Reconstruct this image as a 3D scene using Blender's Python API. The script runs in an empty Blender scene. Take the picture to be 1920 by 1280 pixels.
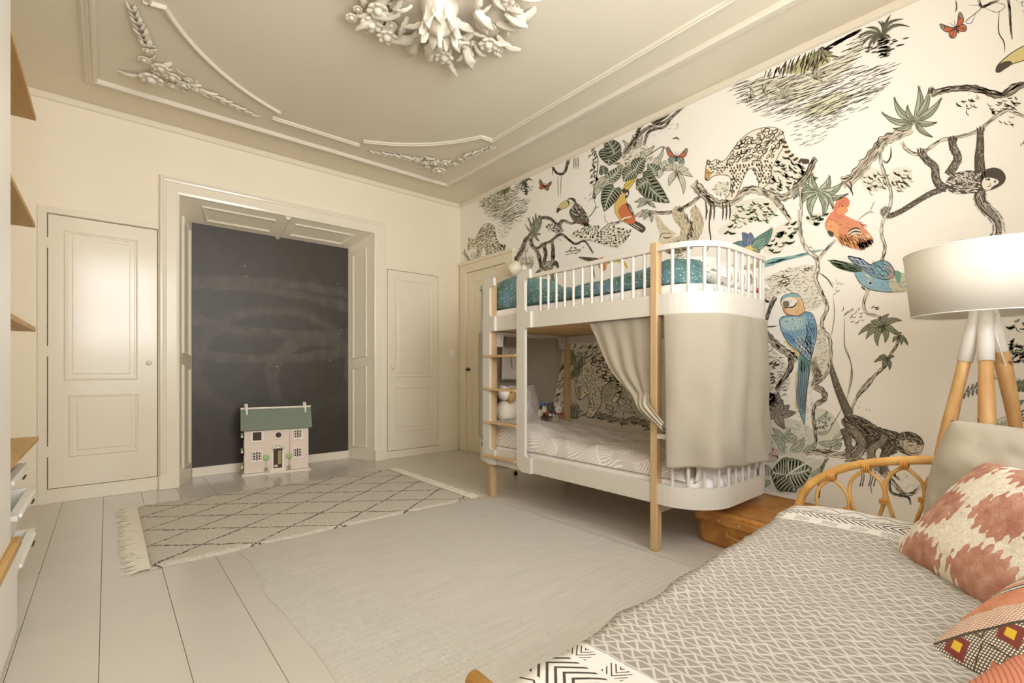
import bpy, bmesh, math, random
from mathutils import Vector, Matrix, geometry
import numpy as np
R_ = random.Random(7)
sc = bpy.context.scene
COL = sc.collection
PI = math.pi

# ------------------------------------------------------------------ camera, world, light, exposure
cam_d = bpy.data.cameras.new('camera'); cam = bpy.data.objects.new('camera', cam_d); COL.objects.link(cam)
cam.location = (0, 0, 1.0); cam.rotation_euler = (PI/2, 0, -0.708)
cam_d.sensor_width = 36; cam_d.lens = 887.3/1920*36; cam_d.shift_y = 51.4/1920; cam_d.clip_start = .02
sc.camera = cam
w = bpy.data.worlds.new('world'); sc.world = w; w.use_nodes = True
w.node_tree.nodes['Background'].inputs[0].default_value = (.93, .96, 1, 1)
w.node_tree.nodes['Background'].inputs[1].default_value = 3.0
def area(name, loc, rot, sx, sy, power, col):
    d = bpy.data.lights.new(name, 'AREA'); d.shape = 'RECTANGLE'; d.size = sx; d.size_y = sy; d.energy = power; d.color = col
    o = bpy.data.objects.new(name, d); COL.objects.link(o); o.location = loc; o.rotation_euler = rot
    return o
for wx, pw in ((.22, 29), (1.62, 43)):
    o = area('window_daylight', (wx, -.62, 2.1), (PI/2+.30, 0, 0), 1.1, 1.5, pw, (1, .985, .962)); o.data.spread = math.radians(150)
sc.cycles.max_bounces = 8; sc.cycles.diffuse_bounces = 6; sc.cycles.caustics_reflective = False; sc.cycles.caustics_refractive = False
sc.view_settings.view_transform = 'Standard'; sc.view_settings.look = 'None'
sc.view_settings.gamma = 1.0; sc.view_settings.exposure = 0.25; sc.view_settings.use_curve_mapping = False

# ------------------------------------------------------------------ materials
def lin(h):
    h = h.lstrip('#'); v = [int(h[i:i+2], 16)/255 for i in (0, 2, 4)]
    return tuple(c/12.92 if c <= .04045 else ((c+.055)/1.055)**2.4 for c in v)
MATS = {}
class NT:
    def __init__(s, m): s.t = m.node_tree; s.b = s.t.nodes['Principled BSDF']
    def n(s, ty, **k):
        x = s.t.nodes.new(ty)
        for a, b in k.items():
            if isinstance(a, str) and hasattr(x, a): setattr(x, a, b)
        return x
    def l(s, a, b): s.t.links.new(a, b)
    def math(s, op, a, b=None, c=None):
        x = s.n('ShaderNodeMath', operation=op)
        for i, v in enumerate((a, b, c)):
            if v is None: continue
            if isinstance(v, (int, float)): x.inputs[i].default_value = v
            else: s.l(v, x.inputs[i])
        return x.outputs[0]
    def mix(s, f, a, b):
        x = s.n('ShaderNodeMix', data_type='RGBA')
        for i, v in ((0, f), (6, a), (7, b)):
            if isinstance(v, (int, float)): x.inputs[i].default_value = v
            elif isinstance(v, tuple): x.inputs[i].default_value = (*v[:3], 1)
            else: s.l(v, x.inputs[i])
        return x.outputs[2]
    def ramp(s, f, stops, mode='LINEAR'):
        x = s.n('ShaderNodeValToRGB'); x.color_ramp.interpolation = mode
        while len(x.color_ramp.elements) < len(stops): x.color_ramp.elements.new(.5)
        for e, (p, c) in zip(x.color_ramp.elements, stops): e.position = p; e.color = (*c, 1) if len(c) == 3 else c
        s.l(f, x.inputs[0]); return x.outputs[0]
    def coord(s, kind='Object', scale=(1, 1, 1), rot=(0, 0, 0), loc=(0, 0, 0)):
        c = s.n('ShaderNodeTexCoord'); m = s.n('ShaderNodeMapping'); s.l(c.outputs[kind], m.inputs[0])
        m.inputs['Scale'].default_value = scale; m.inputs['Rotation'].default_value = rot; m.inputs['Location'].default_value = loc
        return m.outputs[0]
    def noise(s, v, scale, detail=3, rough=.55, dist=0):
        x = s.n('ShaderNodeTexNoise'); s.l(v, x.inputs['Vector'])
        x.inputs['Scale'].default_value = scale; x.inputs['Detail'].default_value = detail
        x.inputs['Roughness'].default_value = rough; x.inputs['Distortion'].default_value = dist
        return x.outputs[0]
    def sep(s, v):
        x = s.n('ShaderNodeSeparateXYZ'); s.l(v, x.inputs[0]); return x.outputs
    def bump(s, h, strength=.2, dist=.01):
        x = s.n('ShaderNodeBump'); x.inputs['Strength'].default_value = strength; x.inputs['Distance'].default_value = dist
        s.l(h, x.inputs['Height']); s.l(x.outputs[0], s.b.inputs['Normal'])
    def base(s, c): s.l(c, s.b.inputs['Base Color'])
def mat(name, col='#ffffff', rough=.6, var=.0, vscale=8, bump=0, bscale=60, metal=0, sheen=0, coat=0, sub=0):
    if name in MATS: return MATS[name]
    m = bpy.data.materials.new(name); m.use_nodes = True; n = NT(m); b = n.b
    c = lin(col); b.inputs['Base Color'].default_value = (*c, 1); b.inputs['Roughness'].default_value = rough
    b.inputs['Metallic'].default_value = metal
    if sheen: b.inputs['Sheen Weight'].default_value = sheen
    if coat: b.inputs['Coat Weight'].default_value = coat
    v = n.coord()
    if var:
        f = n.noise(v, vscale, 4)
        n.base(n.ramp(f, [(.3, tuple(x*(1-var) for x in c)), (.7, tuple(min(1, x*(1+var)) for x in c))]))
    if bump: n.bump(n.noise(v, bscale, 4), bump, .004)
    MATS[name] = m; return m
def wood(name, c1, c2, axis=2, rough=.45, sc_=1.0):
    m = bpy.data.materials.new(name); m.use_nodes = True; n = NT(m)
    s = [26*sc_]*3; s[axis] = 1.6*sc_
    v = n.coord(scale=tuple(s)); f = n.noise(v, 1.6, 6, .6, .6)
    n.base(n.ramp(f, [(.3, lin(c1)), (.72, lin(c2))])); n.b.inputs['Roughness'].default_value = rough
    n.bump(f, .06, .004); MATS[name] = m; return m

# ------------------------------------------------------------------ object helpers
def wm(o):
    m = o.matrix_basis.copy()
    return (wm(o.parent) @ o.matrix_parent_inverse @ m) if o.parent else m
def adopt(o, parent):
    if parent is not None:
        o.parent = parent; o.matrix_parent_inverse = wm(parent).inverted()
def tag(o, label=None, cat=None, group=None, kind=None):
    if label: o['label'] = label
    if cat: o['category'] = cat
    if group: o['group'] = group
    if kind: o['kind'] = kind
    return o
def thing(name, label, cat, loc=(0, 0, 0), rotz=0, group=None):
    o = bpy.data.objects.new(name, None); COL.objects.link(o); o.location = loc; o.rotation_euler = (0, 0, rotz)
    o.empty_display_size = .05
    return tag(o, label, cat, group)
def struct_empty(name, loc=(0, 0, 0)):
    o = bpy.data.objects.new(name, None); COL.objects.link(o); o.location = loc; o['kind'] = 'structure'; return o
class MB:
    """collects faces in world space"""
    def __init__(s): s.v = []; s.f = []; s.mi = []; s.sm = []; s.cur = 0; s.smooth = False
    def add(s, vs, fs, smooth=None):
        k = len(s.v); s.v.extend([tuple(p) for p in vs])
        for f in fs: s.f.append([k+i for i in f]); s.mi.append(s.cur); s.sm.append(s.smooth if smooth is None else smooth)
        return s
    def box(s, lo, hi, M=None):
        x0, y0, z0 = lo; x1, y1, z1 = hi
        vs = [(x, y, z) for z in (z0, z1) for y in (y0, y1) for x in (x0, x1)]
        if M is not None: vs = [tuple(M @ Vector(p)) for p in vs]
        return s.add(vs, [(0, 2, 3, 1), (4, 5, 7, 6), (0, 1, 5, 4), (2, 6, 7, 3), (0, 4, 6, 2), (1, 3, 7, 5)], False)
    def bbox(s, lo, hi, b=.004, M=None, seg=2):
        bm = bmesh.new(); bmesh.ops.create_cube(bm, size=1)
        lo = Vector(lo); hi = Vector(hi); c = (lo+hi)/2; d = hi-lo
        for v in bm.verts: v.co = Vector((v.co.x*d.x, v.co.y*d.y, v.co.z*d.z)) + c
        b = min(b, .49*min(d))
        bmesh.ops.bevel(bm, geom=bm.edges[:], offset=b, segments=seg, affect='EDGES', profile=.5)
        return s.frombm(bm, M, False)
    def frombm(s, bm, M=None, smooth=True):
        bm.verts.index_update()
        vs = [(M @ v.co if M is not None else v.co.copy()) for v in bm.verts]
        s.add(vs, [[v.index for v in f.verts] for f in bm.faces], smooth); bm.free(); return s
    def tube(s, pts, r, seg=10, closed=False, caps=True, flat=None):
        pts = [Vector(p) for p in pts]; n = len(pts); rr = r if isinstance(r, (list, tuple)) else [r]*n
        tang = []
        for i in range(n):
            a = pts[(i-1) % n] if (closed or i > 0) else pts[i]; b = pts[(i+1) % n] if (closed or i < n-1) else pts[i]
            t = (b-a); tang.append(t.normalized() if t.length > 1e-9 else Vector((0, 0, 1)))
        up = Vector((0, 0, 1)) if abs(tang[0].z) < .9 else Vector((1, 0, 0))
        nrm = (up - tang[0]*up.dot(tang[0])).normalized(); vs = []
        for i in range(n):
            nrm = (nrm - tang[i]*nrm.dot(tang[i])).normalized(); bn = tang[i].cross(nrm)
            for k in range(seg):
                a = 2*PI*k/seg; vs.append(pts[i] + (nrm*math.cos(a)+bn*math.sin(a)*(flat or 1))*rr[i])
        fs = []
        for i in range(n if closed else n-1):
            j = (i+1) % n
            for k in range(seg): fs.append((i*seg+k, i*seg+(k+1) % seg, j*seg+(k+1) % seg, j*seg+k))
        s.add(vs, fs, True); k0 = len(s.v)-n*seg
        if caps and not closed:
            for i in (0, n-1): s.f.append([k0+i*seg+k for k in range(seg)]); s.mi.append(s.cur); s.sm.append(False)
        return s
    def lathe(s, prof, M=None, seg=20, capb=True, capt=True):
        vs = []; n = len(prof)
        for r, z in prof:
            for k in range(seg): a = 2*PI*k/seg; vs.append(Vector((r*math.cos(a), r*math.sin(a), z)))
        if M is not None: vs = [M @ v for v in vs]
        fs = [(i*seg+k, i*seg+(k+1) % seg, (i+1)*seg+(k+1) % seg, (i+1)*seg+k) for i in range(n-1) for k in range(seg)]
        s.add(vs, fs, True); k0 = len(s.v)-n*seg
        for c, i in ((capb, 0), (capt, n-1)):
            if c: s.f.append([k0+i*seg+k for k in range(seg)]); s.mi.append(s.cur); s.sm.append(False)
        return s
    def prism(s, poly, fmap0, fmap1):
        """poly: 2d outline; fmap0/1 map it to the two end faces"""
        n = len(poly); vs = [fmap0(*p) for p in poly]+[fmap1(*p) for p in poly]
        tri = geometry.tessellate_polygon([[Vector((p[0], p[1], 0)) for p in poly]])
        fs = [tuple(t) for t in tri]+[tuple(n+i for i in t[::-1]) for t in tri]
        fs += [(i, (i+1) % n, n+(i+1) % n, n+i) for i in range(n)]
        return s.add(vs, fs, False)
    def sweep(s, path, prof, side, closed=False, smooth=False):
        """path: points in a plane with normal `side`; prof: (outward along path-left, along side)"""
        P = [Vector(p) for p in path]; n = len(P); N = Vector(side).normalized(); vs = []
        for i in range(n):
            a = P[(i-1) % n] if (closed or i > 0) else None; b = P[(i+1) % n] if (closed or i < n-1) else None
            d1 = (P[i]-a).normalized() if a is not None else None; d2 = (b-P[i]).normalized() if b is not None else None
            if d1 is None: d1 = d2
            if d2 is None: d2 = d1
            l1 = N.cross(d1); l2 = N.cross(d2); m = (l1+l2); m = m/max(.25, m.length_squared/2) if m.length > 1e-6 else l1
            for (u, h) in prof: vs.append(P[i]+m*u+N*h)
        k = len(prof); fs = []
        for i in range(n if closed else n-1):
            j = (i+1) % n
            for q in range(k): fs.append((i*k+q, i*k+(q+1) % k, j*k+(q+1) % k, j*k+q))
        if not closed: fs.append(list(range(k))[::-1]); fs.append([(n-1)*k+q for q in range(k)])
        return s.add(vs, fs, smooth)
    def grid(s, fn, nu, nv, closeu=False, smooth=True):
        vs = [fn(i/(nu if closeu else nu-1), j/(nv-1)) for i in range(nu) for j in range(nv)]
        fs = []
        for i in range(nu if closeu else nu-1):
            a = i; b = (i+1) % nu
            for j in range(nv-1): fs.append((a*nv+j, b*nv+j, b*nv+j+1, a*nv+j+1))
        return s.add(vs, fs, smooth)
    def build(s, name, m, parent=None, fixn=True):
        me = bpy.data.meshes.new(name); me.from_pydata(s.v, [], s.f)
        ms = m if isinstance(m, (list, tuple)) else [m]
        for x in ms: me.materials.append(x)
        me.polygons.foreach_set('material_index', s.mi); me.polygons.foreach_set('use_smooth', s.sm)
        if fixn:
            bm = bmesh.new(); bm.from_mesh(me); bmesh.ops.recalc_face_normals(bm, faces=bm.faces[:]); bm.to_mesh(me); bm.free()
        me.update()
        o = bpy.data.objects.new(name, me); COL.objects.link(o); adopt(o, parent); return o
def put(name, mesh, mat_world, parent):
    o = bpy.data.objects.new(name, mesh); COL.objects.link(o); o.matrix_basis = mat_world; adopt(o, parent); return o
def box(name, lo, hi, m, parent=None, b=.004): return MB().bbox(lo, hi, b).build(name, m, parent)
def solidify(o, t, off=-1):
    md = o.modifiers.new('thick', 'SOLIDIFY'); md.thickness = t; md.offset = off; return o
def subsurf(o, n=1):
    md = o.modifiers.new('sub', 'SUBSURF'); md.levels = n; md.render_levels = n; return o
def catmull(pts, n=6, closed=False):
    P = [np.array(p, float) for p in pts]; out = []; m = len(P)
    if m < 3 and not closed:
        return [tuple(P[0]+(P[-1]-P[0])*i/n) for i in range(n+1)]
    for i in range(m if closed else m-1):
        p0 = P[(i-1) % m] if (closed or i > 0) else 2*P[0]-P[1]
        p1 = P[i]; p2 = P[(i+1) % m]
        p3 = P[(i+2) % m] if (closed or i < m-2) else 2*P[-1]-P[-2]
        for k in range(n):
            t = k/n
            out.append(tuple(.5*((2*p1)+(-p0+p2)*t+(2*p0-5*p1+4*p2-p3)*t*t+(-p0+3*p1-3*p2+p3)*t**3)))
    if not closed: out.append(tuple(P[-1]))
    return out
def vnoise(x, y, z=0.0):
    from mathutils import noise as N
    return N.noise(Vector((x, y, z)))

# ------------------------------------------------------------------ shared materials
M_WALL = mat('cream_wall_paint', '#ece2cd', .55, .012, 3, .03, 120)
M_GLOSS = mat('cream_gloss_paint', '#e8dfcd', .16, .012, 4, .05, 14)
M_CEIL = mat('ceiling_paint', '#e4dbc9', .7, .015, 2, .04, 90)
M_PLASTER = mat('plaster_white', '#e0d8c8', .6, .01, 5, .05, 60)
M_FLOOR = mat('painted_floor', '#c7c1b7', .2, .02, 5, .04, 20)
M_FLOORGAP = mat('floor_gap', '#b3a68f', .8)
M_DARK = mat('dark_gap', '#4a4032', .8)
M_WHITE = mat('white_lacquer', '#f4f0e8', .3, .01, 5)
M_BEDW = mat('bed_white', '#cbc5ba', .4, .01, 6)
M_OAK = wood('oak', '#b4946a', '#c8ab82', 2)
M_OAKY = wood('oak_lengthwise', '#b6956a', '#ccae84', 1)
M_SHELF = wood('shelf_oak', '#b58a4a', '#d0a866', 1)
M_PINE = wood('slat_pine', '#d0a672', '#e2c090', 0)
M_MURAL = mat('mural_paper', '#f0ebe2', .7, .012, 2)
M_BLACKM = mat('black_metal', '#2a251f', .35, metal=.7)

# ------------------------------------------------------------------ room shell
XL, XW, YW, YF, ZC = -.55, 3.34, 4.90, -.40, 3.045
YB = 5.244
fl = struct_empty('floor')
MB().box((XL-.1, YF-.1, -.10), (XW+.1, YB+.1, -.012)).build('subfloor', M_FLOORGAP, fl)
k = 0; x = -.0205-.231*3
pl_mesh = None
while x < XW+.05:
    o = MB().bbox((x+.0008, YF-.05, -.03), (x+.2302, YB+.03, 0), .0012, seg=1).build('plank', M_FLOOR, fl)
    x += .231
ce = MB().box((XL-.1, YF-.1, ZC), (XW+.1, YB+.1, ZC+.1)).build('ceiling', M_CEIL); ce['kind'] = 'structure'
wl = MB().box((XL-.1, YF-.1, 0), (XL, YB+.1, ZC)).build('wall_left', M_WALL); wl['kind'] = 'structure'
# window wall behind the camera
wf = MB()
WX = ((-.38, .82), (1.02, 2.22))
for lo, hi in [((XL, 0), (WX[0][0], ZC)), ((WX[0][1], 0), (WX[1][0], ZC)), ((WX[1][1], 0), (XW, ZC))]+[((a, z0), (b, z1)) for a, b in WX for z0, z1 in ((0, .55), (2.85, ZC))]:
    wf.box((lo[0], YF-.1, lo[1]), (hi[0], YF, hi[1]))
wf = wf.build('wall_front', M_WALL); wf['kind'] = 'structure'
for i, (x0, _x1) in enumerate(WX):
    W = struct_empty('window_%d' % (i+1), (x0+.6, YF, .55))
    for a, b in [((0, 0), (.06, 2.3)), ((1.14, 0), (1.2, 2.3)), ((.06, 0), (1.14, .06)), ((.06, 2.24), (1.14, 2.3)), ((.06, 1.45), (1.14, 1.5)), ((.575, .06), (.625, 1.45))]:
        MB().bbox((x0+a[0], YF-.08, .55+a[1]), (x0+b[0], YF-.02, .55+b[1])).build('window_frame', M_WHITE, W)
    MB().bbox((x0-.05, YF-.04, .52), (x0+1.25, YF+.02, .548)).build('window_sill', M_WHITE, W)
# back wall with two door openings and the alcove
D1 = (-.337, .322, .105, 2.155); D2 = (2.368, 3.03, .08, 2.113); AL = (.467, 2.206, 0, 2.475)
wb = MB()
T = YB+.09
for x0, x1, z0, z1 in [(XL, D1[0], 0, ZC), (D1[1], AL[0], 0, ZC), (AL[1], D2[0], 0, ZC), (D2[1], XW+.1, 0, ZC),
                       (D1[0], D1[1], 0, D1[2]), (D1[0], D1[1], D1[3], ZC), (AL[0], AL[1], AL[3], ZC),
                       (D2[0], D2[1], 0, D2[2]), (D2[0], D2[1], D2[3], ZC)]:
    wb.box((x0, YW, z0), (x1, T, z1))
wb.box((D1[0], YW+.05, D1[2]), (D1[1], T, D1[3])).box((D2[0], YW+.05, D2[2]), (D2[1], T, D2[3]))
wb.box((AL[0], YB+.03, 0), (AL[1], T, AL[3]))
wb = wb.build('wall_back', M_WALL); wb['kind'] = 'structure'
MB().box((D1[0], YW+.04, D1[2]), (D1[1], YW+.052, D1[3])).build('door_reveal', M_DARK, wb)
MB().box((D2[0], YW+.04, D2[2]), (D2[1], YW+.052, D2[3])).build('door_reveal', M_DARK, wb)
wr = MB().box((XW, YF-.1, 0), (XW+.1, YW, ZC)).build('wall_right', M_MURAL); wr['kind'] = 'structure'

def rect(x0, x1, z0, z1, y): return [(x0, y, z0), (x1, y, z0), (x1, y, z1), (x0, y, z1)]
def molding_xz(name, x0, x1, z0, z1, y, prof, m, parent):   # closed rectangle facing -Y
    return MB().sweep(rect(x0, x1, z0, z1, y), prof, (0, -1, 0), True).build(name, m, parent)
PM = [(-.012, 0), (-.012, .004), (-.006, .010), (0, .006), (.006, .006), (.010, .0)]
# door 1 and 2 (flush cupboard doors in the back wall)
def cupboard(idx, D, panels, knob, hinge_x, label):
    W = struct_empty('door_%d' % idx, ((D[0]+D[1])/2, YW, D[2])); tag(W, label)
    g = .005
    MB().bbox((D[0]+g, YW-.004, D[2]+g), (D[1]-g, YW+.036, D[3]-g), .003).build('door_leaf', M_GLOSS, W)
    for (a, b, c, d) in panels:
        pn = MB().bbox((a+.035, YW-.012, c+.035), (b-.035, YW-.002, d-.035), .007).build('panel', M_GLOSS, W)
        molding_xz('panel_molding', a, b, c, d, YW-.003, PM, M_GLOSS, W)
    kx, kz = knob
    MB().lathe([(.006, 0), (.006, .012), (.016, .018), (.018, .027), (.012, .036), (.001, .038)], Matrix.Translation((kx, YW-.002, kz)) @ Matrix.Rotation(PI/2, 4, 'X'), 16).build('knob', M_GLOSS, W)
    for z in (D[2]+.28, (D[2]+D[3])/2, D[3]-.22):
        MB().bbox((hinge_x-.007, YW-.010, z-.04), (hinge_x+.007, YW+.004, z+.04), .003).build('hinge', M_GLOSS, W)
cupboard(1, D1, [(-.234, .178, .925, 2.03), (-.207, .185, .348, .79)], (.262, 1.05), D1[0]+.002, 'tall cream cupboard door with two panels left of the blackboard')
cupboard(2, D2, [(2.465, 2.925, .92, 2.0), (2.465, 2.925, .30, .78)], (2.425, 1.02), D2[1]-.002, 'narrow cream cupboard door with small knob right of the blackboard')
# slim frame and plinth trims
def sbox(name, lo, hi, m=None, b=.003):
    o = box(name, lo, hi, m or M_GLOSS, None, b); o['kind'] = 'structure'; return o
sbox('trim_1', (D1[0]-.05, YW-.014, .0), (D1[0]-.002, YW, D1[3]+.05))
sbox('trim_2', (D1[0]-.002, YW-.02, D1[3]+.002), (AL[0]-.14, YW, D1[3]+.05))
sbox('baseboard_back', (XL, YW-.008, 0), (AL[0]-.14, YW, D1[2]-.004))
sbox('baseboard_right', (AL[1]+.14, YW-.008, 0), (XW, YW, D2[2]-.004))
sbox('baseboard_corner', (D2[1]+.01, YW-.012, 0), (XW-.02, YW-.004, .13))
# alcove: jambs, soffit, casing, chalkboard
al = struct_empty('trim_3', (1.33, YW, 0)); tag(al, 'deep cream panelled alcove surround framing the blackboard')
BX0, BX1, BZ = .597, 2.062, 2.352
q = [(AL[0], YW, 0), (BX0, YB, 0), (BX0, YB, BZ), (AL[0], YW, AL[3])]
def slab4(name, q, n, t, m, parent):
    q = [Vector(p) for p in q]; n = Vector(n).normalized()*t
    return MB().add(q+[p+n for p in q], [(0, 1, 2, 3), (7, 6, 5, 4), (0, 4, 5, 1), (1, 5, 6, 2), (2, 6, 7, 3), (3, 7, 4, 0)]).build(name, m, parent)
slab4('jamb', q, (-1, 0, 0), .06, M_GLOSS, al)
q2 = [(AL[1], YW, 0), (BX1, YB, 0), (BX1, YB, BZ), (AL[1], YW, AL[3])]
slab4('jamb', q2, (1, 0, 0), .06, M_GLOSS, al)
q3 = [(AL[0], YW, AL[3]), (AL[1], YW, AL[3]), (BX1, YB, BZ), (BX0, YB, BZ)]
slab4('soffit', q3, (0, 0, 1), .06, M_GLOSS, al)
def bil(q, u, v):
    a, b, c, d = [Vector(p) for p in q]
    return (a*(1-u)+b*u)*(1-v)+(d*(1-u)+c*u)*v
def framed(q, n, u0, u1, v0, v1, name='panel_molding'):
    n = Vector(n).normalized()
    pts = [bil(q, u0, v0), bil(q, u1, v0), bil(q, u1, v1), bil(q, u0, v1)]
    nn = (pts[1]-pts[0]).cross(pts[3]-pts[0]).normalized()
    if nn.dot(n) < 0: nn = -nn; pts = pts[::-1]
    MB().sweep(pts, [(-.010, -.002), (-.010, .008), (-.004, .013), (.004, .008), (.010, .004), (.010, -.002)], nn, True).build(name, M_GLOSS, al)
for qq, nn in ((q, (1, 0, 0)), (q2, (-1, 0, 0))):
    for v0, v1 in ((.06, .42), (.47, .95)): framed(qq, nn, .28, .78, v0, v1)
for u0, u1 in ((.09, .44), (.56, .91)): framed(q3, (0, 0, -1), u0, u1, .26, .78)
qa = [bil(q3, .5, v) for v in (0, 1)]
MB().prism([(-.03, 0), (.03, 0), (.012, -.022), (0, -.03), (-.012, -.022)], lambda a, b: (qa[0].x+a, qa[0].y, qa[0].z+b), lambda a, b: (qa[1].x+a, qa[1].y, qa[1].z+b)).build('soffit_rib', M_GLOSS, al)
CP = [(0, 0), (0, .022), (.02, .026), (.088, .026), (.096, .034), (.108, .036), (.118, .044), (.131, .044), (.138, .02), (.138, 0)]
MB().sweep([(AL[1], YW, 0), (AL[1], YW, AL[3]), (AL[0], YW, AL[3]), (AL[0], YW, 0)], [(-a, b) for a, b in CP], (0, -1, 0)).build('casing', M_GLOSS, al)
for x0, x1 in ((AL[0]-.142, AL[0]-.002), (AL[1]+.002, AL[1]+.142)):
    MB().bbox((x0, YW-.05, 0), (x1, YW, .115), .005).build('plinth_block', M_GLOSS, al)
bs = sbox('baseboard_alcove', (BX0, YB-.016, 0), (BX1, YB+.02, .085))
# chalkboard
cb = bpy.data.materials.new('chalkboard_paint'); cb.use_nodes = True; n = NT(cb); v = n.coord()
sx, sy, sz = n.sep(v)
wv = n.noise(n.coord(scale=(1, 1, 1)), 2.2, 4, .6, 1.2)
hz = n.noise(n.coord(scale=(1.4, 1, .8)), 3.1, 5, .6, 2.2)
def ring(cx, cz, ax, az, r0, r1, soft):
    dx = n.math('DIVIDE', n.math('SUBTRACT', sx, cx), ax); dz = n.math('DIVIDE', n.math('SUBTRACT', sz, cz), az)
    d = n.math('SQRT', n.math('ADD', n.math('MULTIPLY', dx, dx), n.math('MULTIPLY', dz, dz)))
    d = n.math('ADD', d, n.math('MULTIPLY', n.math('SUBTRACT', wv, .5), .25))
    a = n.n('ShaderNodeMapRange', interpolation_type='SMOOTHSTEP'); n.l(d, a.inputs[0]); a.inputs[1].default_value = r0; a.inputs[2].default_value = r0+soft
    b = n.n('ShaderNodeMapRange', interpolation_type='SMOOTHSTEP'); n.l(d, b.inputs[0]); b.inputs[1].default_value = r1; b.inputs[2].default_value = r1+soft*2.5; b.inputs[3].default_value = 1; b.inputs[4].default_value = 0
    return n.math('MULTIPLY', a.outputs[0], b.outputs[0])
acc = None
for a in [(1.72, .90, .9, .85, .40, .55, .03), (1.35, 1.05, 1.15, .80, .58, .66, .05), (1.1, 1.45, 1.6, .42, .70, .86, .05), (1.45, 1.62, 1.5, .34, .60, .80, .07)]:
    rr = n.math('MULTIPLY', ring(*a), n.math('MULTIPLY', hz, .8)); acc = rr if acc is None else n.math('MAXIMUM', acc, rr)
fade = n.n('ShaderNodeMapRange', interpolation_type='SMOOTHSTEP'); n.l(sz, fade.inputs[0]); fade.inputs[1].default_value = .35; fade.inputs[2].default_value = 1.0
acc = n.math('MULTIPLY', acc, fade.outputs[0])
acc = n.math('ADD', n.math('MULTIPLY', acc, .34), n.math('MULTIPLY', n.math('SUBTRACT', hz, .42), .14))
vo = n.n('ShaderNodeTexVoronoi'); n.l(v, vo.inputs['Vector']); vo.inputs['Scale'].default_value = 6.5; vo.inputs['Randomness'].default_value = 1
fk = n.math('LESS_THAN', vo.outputs['Distance'], .028)
c0 = n.mix(n.math('MAXIMUM', acc, 0.0), lin('#37322a'), lin('#8d8678'))
n.base(n.mix(fk, c0, lin('#d8d2c4'))); n.b.inputs['Roughness'].default_value = .45
MB().box((BX0, YB-.002, .085), (BX1, YB+.03, BZ)).build('chalkboard', cb)
o = bpy.data.objects['chalkboard']; tag(o, 'large dark grey blackboard with wiped chalk smears in the alcove', 'blackboard')
# door 3 in the mural wall, beside the corner
W = struct_empty('door_3', (XW, 4.37, 0)); tag(W, 'pale cream room door with black handle in the mural wall corner')
MB().bbox((XW-.012, 3.985, .012), (XW-.001, 4.735, 2.16), .002).build('door_leaf', mat('door_cream', '#e4dac2', .4, .01), W)
for a, b, c, d in ((4.1, 4.63, 1.05, 2.04), (4.1, 4.63, .2, .9)):
    MB().sweep([(XW-.011, b, c), (XW-.011, a, c), (XW-.011, a, d), (XW-.011, b, d)], [(-.008, 0), (-.006, .006), (.006, .006), (.008, 0)], (-1, 0, 0), True).build('panel_molding', MATS['door_cream'], W)
for lo, hi in (((3.86, 0), (3.983, 2.29)), ((4.737, 0), (4.86, 2.29))):
    MB().bbox((XW-.03, lo[0], lo[1]), (XW-.001, hi[0], hi[1]), .005).build('casing', MATS['door_cream'], W)
MB().bbox((XW-.03, 3.985, 2.163), (XW-.001, 4.735, 2.29), .005).build('casing', MATS['door_cream'], W)
MB().bbox((XW-.045, 3.845, 2.26), (XW-.001, 4.872, 2.30), .008).build('cornice', MATS['door_cream'], W)
hd = MB().lathe([(.022, 0), (.022, .008), (.010, .012), (.009, .045), (.001, .046)], Matrix.Translation((XW-.012, 4.70, .995)) @ Matrix.Rotation(-PI/2, 4, 'Y'), 14)
hd.tube([(XW-.055, 4.70, .995), (XW-.058, 4.66, .997), (XW-.058, 4.60, .99)], .008, 8).build('door_handle', M_BLACKM, W)
sbox('baseboard_mural', (XW-.016, YF, 0), (XW-.001, 3.855, .1))

# cornice along back, right and left walls
CV = [(0, 0), (.012, 0), (.012, -.014), (.020, -.018), (.020, -.045), (.008, -.052), (0, -.052)]
def cove(name, p0, p1, n_in):
    d = (Vector(p1)-Vector(p0)).normalized(); n_in = Vector(n_in)
    MB().prism(CV, lambda a, b: Vector(p0)+n_in*a+Vector((0, 0, b)), lambda a, b: Vector(p1)+n_in*a+Vector((0, 0, b))).build(name, M_CEIL)
    bpy.data.objects[name]['kind'] = 'structure'
cove('trim_4', (XL, YW, ZC), (XW, YW, ZC), (0, -1, 0)); cove('trim_5', (XW, YF, ZC), (XW, YW-.02, ZC), (-1, 0, 0)); cove('trim_6', (XL, YF, ZC), (XL, YW-.02, ZC), (1, 0, 0))
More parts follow.
